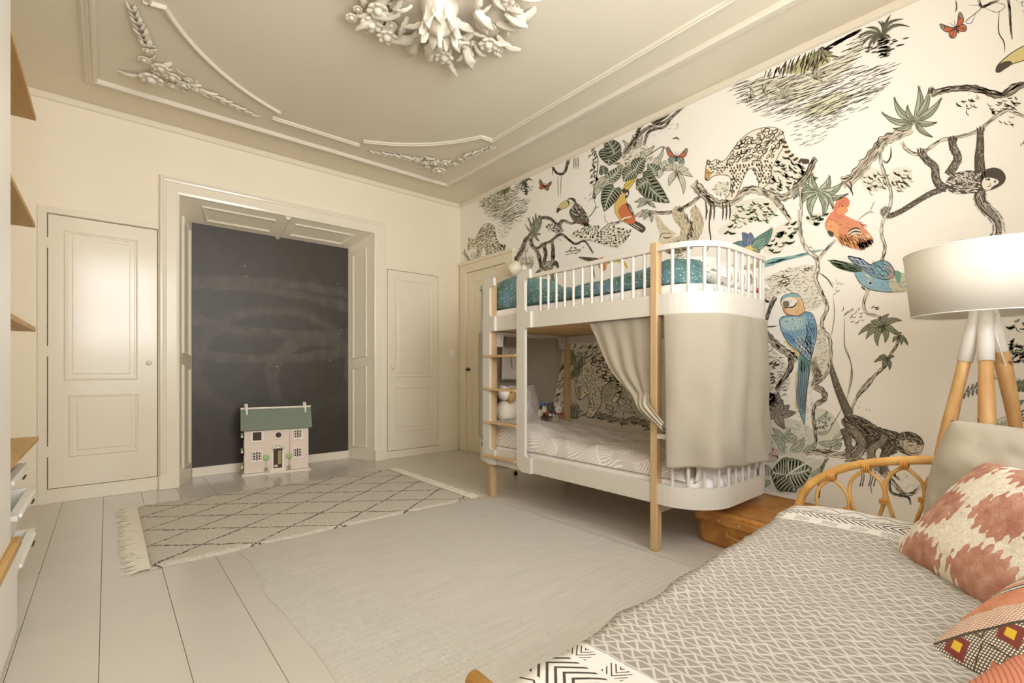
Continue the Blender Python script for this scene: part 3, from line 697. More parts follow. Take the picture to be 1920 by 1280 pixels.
# ------------------------------------------------------------------ plaster ornaments
def leaf_mesh(name, L=1, W=.3, cup=.3, arch=.25, lobes=3, nu=16, nv=7):
    mb = MB()
    def g(top):
        def f(u, v):
            s = 2*v-1; w_ = W*(math.sin(PI*min(1, u*.92+.08))**.7)*(1+.16*math.sin(u*PI*2*lobes))
            y = s*w_/2; z = arch*L*math.sin(PI*u)*.6-cup*W*(abs(s)**1.6)*.6+.10*W*math.exp(-(s*6)**2)
            return (u*L, y, z if top else z-.10*W-.05*W*(1-s*s))
        return f
    mb.grid(g(1), nu, nv); mb.grid(g(0), nu, nv)
    n_ = nu*nv
    for i in range(nu-1):
        for j in (0, nv-1): mb.f.append([i*nv+j, (i+1)*nv+j, n_+(i+1)*nv+j, n_+i*nv+j]); mb.mi.append(0); mb.sm.append(True)
    o = mb.build(name, M_PLASTER); me = o.data; bpy.data.objects.remove(o); return me
LEAFS = [leaf_mesh('leaf_a', 1, .30, .3, .3, 3), leaf_mesh('leaf_b', 1, .42, .45, .2, 2), leaf_mesh('leaf_c', 1, .24, .3, .22, 4)]
def flower_mesh():
    mb = MB()
    for k_ in range(7):
        a = 2*PI*k_/7
        M = Matrix.Rotation(a, 4, 'Z') @ Matrix.Translation((.38, 0, .1)) @ Matrix.Rotation(-.5, 4, 'Y') @ Matrix.Diagonal((.42, .3, .14, 1))
        bm = bmesh.new(); bmesh.ops.create_icosphere(bm, subdivisions=2, radius=1)
        for v in bm.verts: v.co *= 1+.15*vnoise(v.co.x*2+k_, v.co.y*2, v.co.z*2)
        mb.frombm(bm, M, True)
    bm = bmesh.new(); bmesh.ops.create_icosphere(bm, subdivisions=2, radius=.3); mb.frombm(bm, Matrix.Translation((0, 0, .2)), True)
    o = mb.build('flower', M_PLASTER); me = o.data; bpy.data.objects.remove(o); return me
FLOWER = flower_mesh()
def orn(kind, x, y, drop, ang, L, tilt=0, roll=0, parent=None, name=None):
    # hangs under the ceiling: local z points down
    M = Matrix.Translation((x, y, ZC-drop)) @ Matrix.Rotation(ang, 4, 'Z') @ Matrix.Rotation(tilt, 4, 'Y') @ Matrix.Rotation(PI+roll, 4, 'X') @ Matrix.Scale(L, 4)
    put(name or ('plaster_flower' if kind == 'f' else 'plaster_leaf'), FLOWER if kind == 'f' else LEAFS[kind], M, parent)
rs = thing('ceiling_rosette', 'large white plaster ceiling rosette of tangled leaves and flowers', 'rosette', (1.40, 2.25, ZC))
rr_ = random.Random(12)
for ring_, (rad, n_, L, dr) in enumerate(((.44, 30, .16, .010), (.36, 26, .17, .024), (.27, 20, .16, .04), (.18, 12, .15, .06))):
    for i in range(n_):
        a = 2*PI*i/n_+rr_.uniform(-.12, .12); ra = rad+rr_.uniform(-.05, .06)
        aa = a+rr_.uniform(-.9, .9)+(.5 if i % 2 else -.4)
        orn(rr_.choice((0, 0, 1, 1, 2)), 1.40+ra*math.cos(a)-.06*math.cos(aa), 2.25+ra*math.sin(a)-.06*math.sin(aa), dr+rr_.uniform(0, .03), aa, L*rr_.uniform(.7, 1.15), rr_.uniform(-.05, .2), rr_.uniform(-.4, .4), rs)
for a, ra in ((.1, .37), (.95, .39), (1.9, .40), (2.45, .34), (3.4, .38), (4.3, .39), (5.3, .38), (.55, .26), (2.2, .42)):
    orn('f', 1.40+ra*math.cos(a), 2.25+ra*math.sin(a), .05, rr_.uniform(0, 6), .085, 0, 0, rs)
    for k_ in range(4): orn('f', 1.40+ra*math.cos(a)+rr_.uniform(-.1, .1), 2.25+ra*math.sin(a)+rr_.uniform(-.1, .1), .035, rr_.uniform(0, 6), rr_.uniform(.028, .05), 0, 0, rs)
Mr = Matrix.Translation((1.40, 2.25, ZC)) @ Matrix.Rotation(PI, 4, 'X')
MB().lathe([(.42, 0), (.40, .012), (.3, .02), (.001, .024)], Mr, 40, True, False).build('backplate', M_PLASTER, rs)
MB().lathe([(.10, 0), (.105, .05), (.085, .10), (.075, .15), (.062, .175), (.03, .19), (.018, .20), (.012, .24), (.014, .255), (.005, .27)], Mr, 24).build('finial', M_PLASTER, rs)
for i in range(9):
    a = 2*PI*i/9
    M = Matrix.Translation((1.40+.07*math.cos(a), 2.25+.07*math.sin(a), ZC-.02)) @ Matrix.Rotation(a, 4, 'Z') @ Matrix.Rotation(PI/2-.12, 4, 'Y') @ Matrix.Rotation(PI, 4, 'X') @ Matrix.Scale(.20, 4)
    put('plaster_leaf', LEAFS[1], M, rs)
def bouquet(sx, sy, label):
    cx, cy = CX+sx*(2.55-CX), CY+sy*(4.09-CY)
    t_ = thing('plaster_bouquet', label, 'plaster ornament', (cx, cy, ZC), 0, None)
    q = random.Random(5+int(sx*3+sy))
    def P(a, b): return (CX+sx*(a-CX), CY+sy*(b-CY))
    for (a, b, s_) in ((2.56, 4.13, .10), (2.45, 4.02, .07), (2.52, 3.95, .075), (2.38, 4.08, .06), (2.61, 3.92, .05), (2.44, 4.15, .05), (2.30, 4.10, .045), (2.60, 3.80, .04), (2.36, 4.0, .04), (2.53, 4.03, .05)):
        x_, y_ = P(a, b); orn('f', x_, y_, .012, q.uniform(0, 6), s_, 0, 0, t_)
        for _ in range(2): orn(q.choice((0, 1, 2)), x_+q.uniform(-.05, .05), y_+q.uniform(-.05, .05), .008, q.uniform(0, 6), s_*1.5, 0, q.uniform(-.3, .3), t_)
    for i in range(7):
        for sd in (-1, 1):
            f_ = i/6
            for (p0, p1) in (((2.28, 4.10), (1.93, 4.22)), ((2.60, 3.78), (2.68, 3.46))):
                a = p0[0]+(p1[0]-p0[0])*f_; b = p0[1]+(p1[1]-p0[1])*f_
                x_, y_ = P(a, b); an = math.atan2(sy*(p1[1]-p0[1]), sx*(p1[0]-p0[0]))
                orn(2 if i % 2 else 0, x_, y_, .008, an+sd*.33+q.uniform(-.1, .1), .115*(1-.35*f_), 0, sd*.3, t_)
bouquet(1, 1, 'white plaster flower spray in the ceiling corner by the mural wall'); bouquet(-1, 1, 'white plaster flower spray in the ceiling corner above the tall cupboard door')

# ------------------------------------------------------------------ left side: shelves, cabinet, bins
SX = -.265
for i, (z, y1, lab) in enumerate(((2.222, 3.30, 'topmost oak wall shelf on the left wall'), (1.688, 3.27, 'second oak wall shelf from the top on the left wall'), (1.182, 3.285, 'third oak wall shelf at eye level on the left wall'), (.655, 3.42, 'lowest oak wall shelf above the white bins'))):
    z0 = z if i < 3 else z-.022
    o = box('wall_shelf', (XL+.001, 2.49, z0), (SX, y1, z0+.022), M_SHELF, None, .002); tag(o, lab, 'shelf', 'oak shelves on the left wall')
t = thing('book', 'dark bound book lying on the topmost shelf', 'book', (-.40, 2.95, 2.244))
MB().bbox((-.52, 2.80, 2.2442), (-.275, 3.10, 2.2482), .001).build('cover', mat('book_cover', '#5c4a34', .7), t); MB().bbox((-.517, 2.805, 2.2484), (-.28, 3.095, 2.270), .001).build('pages', mat('book_pages', '#e2d8c2', .8), t); MB().bbox((-.52, 2.80, 2.2702), (-.275, 3.10, 2.2742), .001).build('cover', MATS['book_cover'], t)
t = thing('tall_cabinet', 'tall plain white cabinet at the left edge', 'cabinet', (-.41, 2.0, .37))
MB().bbox((XL+.001, 1.55, .369), (SX-.019, 2.487, 2.99), .003).build('body', M_WHITE, t)
for y0, y1 in ((1.55, 2.017), (2.021, 2.485)): MB().bbox((SX-.0185, y0, .372), (SX, y1, 2.985), .002).build('door', M_WHITE, t)
t = thing('low_cabinet', 'low white cabinet with oak top in the bottom left corner', 'cabinet', (-.41, 2.0, 0))
MB().bbox((XL+.001, 1.50, 0), (SX-.004, 2.57, .336), .003).build('body', M_WHITE, t); MB().bbox((XL+.001, 1.48, .3365), (SX+.02, 2.578, .367), .003).build('oak_top', M_SHELF, t)
for y0, y1 in ((1.50, 2.03), (2.035, 2.568)): MB().bbox((SX-.0035, y0, .02), (SX+.008, y1, .332), .002).build('drawer', M_WHITE, t)
def bin_(z0, z1, y0, y1, x1, lab):
    t_ = thing('storage_bin', lab, 'bin', (-.40, (y0+y1)/2, z0), 0, 'white storage bins under the lowest shelf')
    mb = MB(); w_ = .006
    def ringz(ins, z): return [(XL+.01+ins, y0+ins, z), (x1-ins*1.4, y0+ins, z), (x1-ins*1.4, y1-ins, z), (XL+.01+ins, y1-ins, z)]
    rows = [ringz(.045, z0), ringz(.012, z1-.02), ringz(.0, z1-.02), ringz(.0, z1), ringz(.018, z1), ringz(.055, z0+.008)]
    vs = [p for r_ in rows for p in r_]; fs = [(i*4+j, i*4+(j+1) % 4, (i+1)*4+(j+1) % 4, (i+1)*4+j) for i in range(5) for j in range(4)]+[(3, 2, 1, 0), (20, 21, 22, 23)]
    mb.add(vs, fs, False).build('tub', mat('bin_plastic', '#eceae2', .35), t_)
    MB().bbox((x1-.006, y0+.06, z1-.022), (x1+.008, y1-.06, z1-.006), .004).build('handle_lip', MATS['bin_plastic'], t_)
    MB().tube([(x1-.001, y1-.12, z1-.055), (x1+.001, y1-.06, z1-.05)], .004, 6).build('grip_slot', M_DARK, t_)
bin_(.0, .235, 2.62, 3.23, -.262, 'lowest white plastic storage bin of the stack on the floor')
bin_(.237, .435, 2.62, 3.22, -.262, 'middle white plastic storage bin of the stack')
bin_(.437, .56, 2.64, 3.17, -.285, 'topmost white plastic storage bin right under the oak shelf')

# ------------------------------------------------------------------ rugs
def rug1_mat():
    m = bpy.data.materials.new('berber_wool'); m.use_nodes = True; n = NT(m); v = n.coord(); x, y, z = n.sep(v)
    wob = n.math('MULTIPLY', n.math('SUBTRACT', n.noise(v, 9, 3), .5), .05)
    def fam(sgn):
        q_ = n.math('ADD', n.math('SUBTRACT', y, 3.318), n.math('MULTIPLY', n.math('SUBTRACT', x, .641), sgn*.72))
        q_ = n.math('DIVIDE', n.math('ADD', q_, wob), .338)
        return n.math('ABSOLUTE', n.math('SUBTRACT', n.math('FRACT', n.math('ADD', q_, 100.5)), .5))
    d = n.math('MINIMUM', fam(1), fam(-1))
    dash = n.math('GREATER_THAN', n.noise(v, 85, 2), .44)
    line = n.math('MULTIPLY', n.math('LESS_THAN', d, .026), dash)
    inx = n.math('MULTIPLY', n.math('GREATER_THAN', x, .17), n.math('LESS_THAN', x, 2.1)); iny = n.math('MULTIPLY', n.math('GREATER_THAN', y, 2.95), n.math('LESS_THAN', y, 4.32))
    line = n.math('MULTIPLY', line, n.math('MULTIPLY', inx, iny))
    base_ = n.ramp(n.noise(v, 60, 3), [(.3, lin('#c3bcae')), (.7, lin('#d8d1c4'))])
    n.base(n.mix(line, base_, lin('#5b5348'))); n.b.inputs['Roughness'].default_value = 1; n.bump(n.noise(v, 130, 3), .8, .01); return m
M_BERB = rug1_mat()
def rugmesh(x0, x1, y0, y1, th, wob, nx, ny, bumpy):
    def g(u, v):
        x = x0+(x1-x0)*u; y = y0+(y1-y0)*v
        ex = wob*vnoise(x*3, y*4, 7)*(1 if u in (0, 1) else .6); ey = wob*vnoise(x*4, y*3, 3)
        ed = min(u*(x1-x0), (1-u)*(x1-x0), v*(y1-y0), (1-v)*(y1-y0)); k_ = min(1, ed/.02)
        return (x+ex, y+ey, .001+(th-.001)*k_+bumpy*(vnoise(x*14, y*14, 2)+1)*k_)
    return MB().grid(g, nx, ny)
rg = thing('berber_rug', 'cream shaggy rug with dark diamond lattice and fringed ends', 'rug', (1.15, 3.68, 0))
o = rugmesh(.16, 2.12, 2.955, 4.345, .012, .012, 90, 70, .0025).build('pile', M_BERB, rg)
M_FRINGE = mat('wool_fringe', '#ded5c3', 1)
fr = MB()
for side, x0, dx in ((0, .165, -1), (1, 2.115, 1)):
    for i in range(260):
        y = 2.96+1.38*i/259+R_.uniform(-.004, .004); L = R_.uniform(.07, .125); a = R_.uniform(-.35, .35)
        fr.tube([(x0, y, .009), (x0+dx*L*.5, y+a*L*.4, .010), (x0+dx*L*math.cos(a), y+L*math.sin(a), .004)], [.0035, .003, .0018], 4, caps=False)
o = fr.build('fringe', M_FRINGE, rg); o['kind'] = 'stuff'
def rug2_mat():
    m = bpy.data.materials.new('woven_cotton'); m.use_nodes = True; n = NT(m); v = n.coord(); x, y, z = n.sep(v)
    st = n.noise(n.coord(scale=(.6, 14, 1)), 5, 4); fine = n.n('ShaderNodeTexWave'); n.l(n.coord(scale=(1, 1, 1)), fine.inputs[0]); fine.bands_direction = 'X'; fine.inputs['Scale'].default_value = 55; fine.inputs['Distortion'].default_value = 1.2
    c = n.ramp(st, [(.3, lin('#bdb8af')), (.7, lin('#c9c4bb'))])
    fl_ = n.math('GREATER_THAN', n.noise(n.coord(scale=(1, 2.2, 1)), 75, 2), .69)
    big = n.math('GREATER_THAN', n.noise(v, 7, 2), .5)
    n.base(n.mix(n.math('MULTIPLY', fl_, n.math('MULTIPLY', big, .7)), c, lin('#7d7365'))); n.b.inputs['Roughness'].default_value = 1
    n.bump(n.math('ADD', n.math('MULTIPLY', fine.outputs[0], .6), st), .5, .004); return m
o = rugmesh(.55, 2.24, .78, 2.965, .008, .022, 110, 150, .0012).build('woven_rug', rug2_mat()); tag(o, 'plain off-white woven rug with wavy edges in front of the daybed', 'rug')

# ------------------------------------------------------------------ dolls' house
DH = thing('dollhouse', 'pale pink wooden dollhouse with grey-green roof in front of the blackboard', 'dollhouse', (.975, 4.985, 0), -.18)
MD = wm(DH); C_W = mat('dollhouse_pink', '#e6d6c8', .5, .01); C_T = mat('dollhouse_trim', '#efe6da', .5); C_D = mat('dollhouse_dark', '#4c3f36', .8); C_S = mat('dollhouse_side', '#a8957f', .6); C_R = mat('dollhouse_roof', '#7f8b7c', .6, .05, 60); C_G = mat('toy_green', '#a5c487', .7, .2, 300); C_P = mat('toy_pot', '#9a968c', .7); C_B = mat('toy_brown', '#7c5f42', .7)
W_, D_, H_ = .555, .17, .455
def db(name, lo, hi, m, parent=DH, b=.0015): return MB().bbox(lo, hi, b, MD).build(name, m, parent)
db('base', (-.02, -.03, .0), (W_+.02, D_+.01, .016), C_T); db('side_wall', (0, .012, .0165), (.01, D_, H_), C_S); db('side_wall', (W_-.01, .012, .0165), (W_, D_, H_), C_S); db('back_wall', (.011, D_-.008, .0165), (W_-.011, D_, H_), C_S)
gp = .695*W_
db('front_door_panel', (0, 0, .0185), (gp-.001, .0115, H_), C_W); db('front_door_panel', (gp+.001, 0, .0185), (W_, .0115, H_), C_W)
db('frieze', (-.004, -.004, H_-.008), (W_+.004, .014, H_+.006), C_T)
def dwin(fx, fz, w_, h_, open_=False):
    x = fx*W_; z = .02+fz*(H_-.02)
    f_ = db('window', (x-w_/2-.012, -.005, z-h_/2-.012), (x+w_/2+.012, -.0005, z+h_/2+.010), C_T); db('opening', (x-w_/2, -.0058, z-h_/2), (x+w_/2, -.0052, z+h_/2), C_D, f_, .0002)
    db('window_ledge', (x-w_/2-.016, -.010, z-h_/2-.016), (x+w_/2+.016, -.0052, z-h_/2-.010), C_T, f_, .001)
    if open_: 
        for s_ in (-1, 1): db('shutter', (x+s_*(w_/2+.013)-.009, -.008, z-h_/2), (x+s_*(w_/2+.013)+.009, -.0055, z+h_/2), C_T, f_, .001)
    else:
        for s_ in (-1, 1):
            xs = x+s_*w_*.27
            db('shutter', (xs-w_*.2, -.0095, z-h_/2), (xs+w_*.2, -.0062, z+h_/2), C_T, f_, .0005)
            for k_ in range(3): db('pane', (xs-w_*.11, -.0102, z-h_/2+h_*(.10+k_*.30)), (xs+w_*.11, -.0097, z-h_/2+h_*(.30+k_*.30)), C_D, f_, .0001)
dwin(.19, .79, .072, .078, True); dwin(.824, .79, .075, .078); dwin(.186, .36, .078, .082); dwin(.82, .37, .075, .082)
xr, zr = .517*W_, .02+.79*(H_-.02)
MY = MD @ Matrix.Translation((xr, -.0005, zr)) @ Matrix.Rotation(PI/2, 4, 'X')
rw = MB().lathe([(.042, 0), (.042, .004), (.036, .006), (.026, .006), (.026, .001)], MY, 28, True, False).build('round_window', C_T, DH); MB().lathe([(.0255, .0012), (.0255, .002)], MY, 24).build('opening', C_D, rw)
xd = .507*W_; zd0, zd1 = .02+.06*H_, .02+.47*H_
dr_ = db('doorway', (xd-.055, -.006, .0185), (xd+.055, -.0005, zd1+.006), C_T); db('opening', (xd-.038, -.0068, zd0), (xd+.038, -.0062, zd1), C_D, dr_, .0002); db('door_step', (xd-.068, -.018, .0165), (xd+.068, -.0062, .034), C_T, dr_)
db('rug_inside', (xd-.030, -.0074, zd0+.01), (xd-.002, -.0069, zd0+.032), C_W, dr_, .0001); db('wall_inside', (xd+.002, -.0074, zd0+.035), (xd+.032, -.0069, zd1-.022), mat('dollhouse_inside', '#a59a72', .8), dr_, .0001)
MA = MD @ Matrix.Translation((xd, -.0005, zd1+.005)) @ Matrix.Rotation(PI/2, 4, 'X')
ar = MB().lathe([(.052, 0), (.052, .0055), (.001, .0055)], MA, 28, True, False).build('fanlight', C_T, DH)
for a in (.5, 1.05, 1.57, 2.1, 2.64): db('spoke', (xd+.026*math.cos(a)-.003, -.0072, zd1+.006+.022*math.sin(a)-.003), (xd+.026*math.cos(a)+.003, -.0063, zd1+.006+.022*math.sin(a)+.006), C_D, ar, .0002)
for fx in (.325, .683):
    x = fx*W_; tp = db('topiary_pot', (x-.017, -.006, .026), (x+.017, -.0005, .058), C_P)
    db('trunk', (x-.0018, -.003, .0585), (x+.0018, -.001, .128), C_B, tp, .0005)
    MB().lathe([(.031, 0), (.029, .004), (.015, .006), (.001, .0065)], MD @ Matrix.Translation((x, -.0008, .152)) @ Matrix.Rotation(PI/2, 4, 'X'), 11).build('crown', C_G, tp)
for z in (.055, .20, .345, .455):
    if z < .40: db('side_window', (-.006, .055, z+.055), (-.0005, .10, z+.125), C_T)
    if z < .40:
        for k_ in range(3): db('pane', (-.0066, .068, z+.066+k_*.019), (-.0062, .087, z+.079+k_*.019), C_D, DH, .0002)
    if z < .42:
        fb = db('flower_box', (-.026, .05, z+.005), (-.0065, .105, z+.028), C_T)
        for k_ in range(4): blob(MD @ Vector((-.016, .058+k_*.013, z+.036)), .011, C_G, 'flowers', fb, (1, 1, 1.3), nz=.3)
# roof with scalloped shingle rows
e0, rz, ry = -.035, .625, D_/2
for s_ in (0, 1):
    y0 = e0 if s_ == 0 else D_-e0; P4 = [(-.03, y0, H_-.03), (W_+.03, y0, H_-.03), (W_+.03, ry, rz), (-.03, ry, rz)]
    nv = Vector((0, -(rz-H_+.03), -(e0-ry))).normalized() if s_ == 0 else Vector((0, (rz-H_+.03), -(e0-ry))).normalized()
    P4 = [MD @ Vector(p) for p in P4]; slab4('roof_panel', P4, MD.to_3x3() @ nv, -.008, C_R, DH)
sh = MB(); rows = 9; cols = 30; sv = Vector((0, ry-e0, rz-H_+.03)); sl = sv.length; sv.normalize(); nn_ = Vector((0, -sv.z, sv.y))
for r_ in range(rows):
    for c_ in range(cols):
        x0 = -.03+(W_+.06)*(c_+(.5 if r_ % 2 else 0))/cols; w_ = (W_+.06)/cols*.96
        if x0+w_ > W_+.032: continue
        h_ = sl/rows*1.35; b0 = sl/rows*r_
        pts = []
        for k_ in range(6): a = PI+PI*k_/5; pts.append((x0+w_/2+w_/2*math.cos(a), b0+.006+.006*math.sin(a)))
        pts += [(x0+w_, min(sl, b0+h_)), (x0, min(sl, b0+h_))]
        vs = [MD @ (Vector((a, e0, H_-.03))+sv*b+nn_*(.0035-.0028*(b-b0)/h_)) for a, b in pts]
        sh.add(vs, [list(range(len(vs)))], False)
o = sh.build('shingles', C_R, DH, False); o['kind'] = 'stuff'
rc = db('ridge_cap', (-.032, ry-.012, rz-.004), (W_+.032, ry+.012, rz+.006), C_T)
sc_ = MB()
for i in range(24):
    x = -.03+(W_+.06)*(i+.5)/24
    vs = [MD @ (Vector((x+.0125*math.cos(PI+PI*k_/6), ry, rz+.003))-sv*(.010-.010*math.sin(PI+PI*k_/6))+nn_*.006) for k_ in range(7)]
    vs += [MD @ (Vector((x+dx, ry, rz+.003))+nn_*.006) for dx in (.0125, -.0125)]
    sc_.add(vs, [list(range(9))], False)
o = sc_.build('scalloped_trim', C_T, DH, False); o['kind'] = 'stuff'
for x in (.015, W_-.03): 
    ch = db('chimney', (x, ry-.045, rz-.06), (x+.014, ry-.028, rz+.038), C_T); db('chimney_back', (x-.012, ry-.025, rz-.02), (x+.012, ry+.006, rz+.044), C_W, ch)

# ------------------------------------------------------------------ leather trunk
def leather():
    m = bpy.data.materials.new('tan_leather'); m.use_nodes = True; n = NT(m); v = n.coord()
    f = n.noise(v, 9, 5, .6, .5); c = n.ramp(f, [(.25, lin('#8a5a2a')), (.5, lin('#b1793a')), (.75, lin('#c4904e'))])
    s_ = n.noise(v, 4.5, 3); n.base(n.mix(n.ramp(s_, [(.56, (0, 0, 0)), (.72, (.75, .75, .75))]), c, lin('#4e2c20'))); n.b.inputs['Roughness'].default_value = .42
    n.bump(n.noise(v, 70, 4), .25, .006); return m
M_LEA = leather(); M_STUD = mat('nickel_stud', '#d8d2c4', .3, metal=.9); M_STITCH = mat('stitching', '#8a5a24', .7)
tr = thing('leather_trunk', 'worn tan leather trunk on the floor beyond the rounded bed end', 'trunk', (2.64, 1.39, 0), 0)
ex = Vector((-.13, -.99, 0)).normalized(); ey = Vector((.99, -.13, 0)).normalized()
MT = Matrix((ex, ey, Vector((0, 0, 1)))).transposed().to_4x4(); MT.translation = Vector((2.635, 1.395, 0))
def rbox(x0, x1, y0, y1, z0, z1, r, name, m, parent):
    """box rounded on its left-bottom front profile: outline in (x,z), extruded along y"""
    P = arcp(x0+r, z0+r, r, PI, 1.5*PI, 6)+arcp(x1-r, z0+r, r, 1.5*PI, 2*PI, 6)+[(x1, z1), (x0, z1)]
    return MB().prism(P, lambda a, b: MT @ Vector((a, y0, b)), lambda a, b: MT @ Vector((a, y1, b))).build(name, m, parent)
rbox(0, .52, 0, .62, .0, .135, .055, 'body', M_LEA, tr)
lid = MB().bbox((-.006, -.010, .1355), (.526, .625, .196), .016, MT, 3).build('lid', M_LEA, tr)
MB().bbox((-.008, -.016, .128), (.528, -.004, .172), .006, MT).build('lid_flap', M_LEA, tr)
MB().sweep([MT @ Vector(p) for p in ((.02, .03, .196), (.02, .60, .196), (.50, .60, .196), (.50, .03, .196))], [(-.002, 0), (-.002, .002), (.002, .002), (.002, 0)], (0, 0, 1), True).build('stitching', M_STITCH, lid)
MB().tube([MT @ Vector(p) for p in [(.012, -.002, .128)]+[(.055-.045*math.cos(a), -.002, .055-.045*math.sin(a)) for a in (0, .4, .8, 1.2, 1.57)]+[(.465+.045*math.sin(a), -.002, .055-.045*math.cos(a)) for a in (0, .4, .8, 1.2, 1.57)]+[(.508, -.002, .128)]], .0035, 6).build('welt', M_STITCH, tr)
for sx in (.02, .50): MB().bbox((sx-.035, -.02, .124), (sx+.035, .05, .2), .014, MT).build('corner_patch', M_LEA, tr)
for (a, b, c) in ((.03, -.017, .15), (.14, -.017, .152), (.26, -.017, .152), (.38, -.017, .152), (.02, .02, .197), (.02, .58, .197), (.02, .22, .197), (.02, .40, .197)):
    blob(MT @ Vector((a, b, c)), .005, M_STUD, 'stud', tr)
MB().tube([MT @ Vector(p) for p in ((.19, -.018, .10), (.20, -.034, .085), (.26, -.038, .078), (.32, -.034, .085), (.33, -.018, .10))], .008, 8).build('handle', M_LEA, tr)

# ------------------------------------------------------------------ rattan daybed
def rattan():
    m = bpy.data.materials.new('rattan_cane'); m.use_nodes = True; n = NT(m); v = n.coord()
    f = n.noise(v, 18, 4); n.base(n.ramp(f, [(.3, lin('#b98640')), (.7, lin('#d6a961'))])); n.b.inputs['Roughness'].default_value = .32; return m
M_RAT = rattan(); M_BIND = mat('rattan_binding', '#c98f45', .5, .1, 60)
db_ = thing('rattan_daybed', 'honey-coloured rattan daybed with looped arched ends', 'daybed', (1.29, .2, 0))
DX0, DX1, DY0, DY1, DYC = .425, 2.15, -.30, .715, .205
def endframe(X):
    arch = [(DY1+.005, .0), (DY1+.005, .30), (DY1-.005, .43), (DY1-.035, .515), (DY1-.10, .580), (DY1-.21, .640), (DY1-.38, .682), (DYC, .692)]
    arch = arch+[(2*DYC-a, b) for a, b in arch[:-1]][::-1]
    MB().tube([(X, a, b) for a, b in catmull(arch, 6)], .0155, 14).build('arch', M_RAT, db_)
    pts = [(DY1-.125, .578), (DY1-.235, .632), (DY1-.345, .660), (DY1-.455, .672)]
    pts = pts+[(2*DYC-a, b) for a, b in pts]
    for (yc, zt) in sorted(set(pts)):
        lp = [(yc+s_*a, zt-.012-b) for s_, a, b in ((1, .012, .29), (1, .030, .19), (1, .053, .10), (1, .048, .045), (1, .022, .012), (1, 0, 0), (-1, .022, .012), (-1, .048, .045), (-1, .053, .10), (-1, .030, .19), (-1, .012, .29))]
        L_ = MB().tube([(X, a, b) for a, b in catmull(lp, 5)], .0062, 8).build('loop', M_RAT, db_)
        for k_ in range(4): MB().tube([(X+.0185*math.cos(t_), yc+(k_-1.5)*.006, zt+.004+.0185*math.sin(t_)) for t_ in [2*PI*i/14 for i in range(14)]], .0028, 6, closed=True).build('binding', M_BIND, L_)
        for k_ in range(3): MB().tube([(X+.010*math.cos(t_), yc-.052+.014*math.sin(t_), zt-.115+(k_-1)*.006) for t_ in [2*PI*i/10 for i in range(10)]], .0028, 6, closed=True).build('binding', M_BIND, L_)
    MB().tube([(X, DY1, .30), (X, DY0-.0, .30)], .014, 12).build('cross_rail', M_RAT, db_)
endframe(DX1)
MB().tube([(.505, .700, .436), (.505, DY0, .436)], .017, 14).build('foot_rail', M_RAT, db_)
for y in (DY1-.06, DY0+.06): MB().tube([(.505, y, 0), (.505, y, .44)], .015, 12).build('leg', M_RAT, db_)
MB().tube([(.505, DY1-.06, .285), (.505, DY0+.06, .285)], .014, 12).build('cross_rail', M_RAT, db_)
for y in (DY1-.06, DY0+.04): MB().tube([(.505, y, .285), (DX1, y, .285)], .016, 12).build('side_rail', M_RAT, db_)
for i in range(9):
    x = DX0+.13+i*.185; MB().bbox((x, DY0+.02, .3015), (x+.06, DY1-.05, .312), .003).build('slat', M_PINE, db_)
o = MB().bbox((.53, DY0+.01, .3125), (DX1-.02, DY1-.095, .425), .03, None, 4).build('mattress', M_SHEET); tag(o, 'pale mattress lying on the rattan daybed', 'mattress')
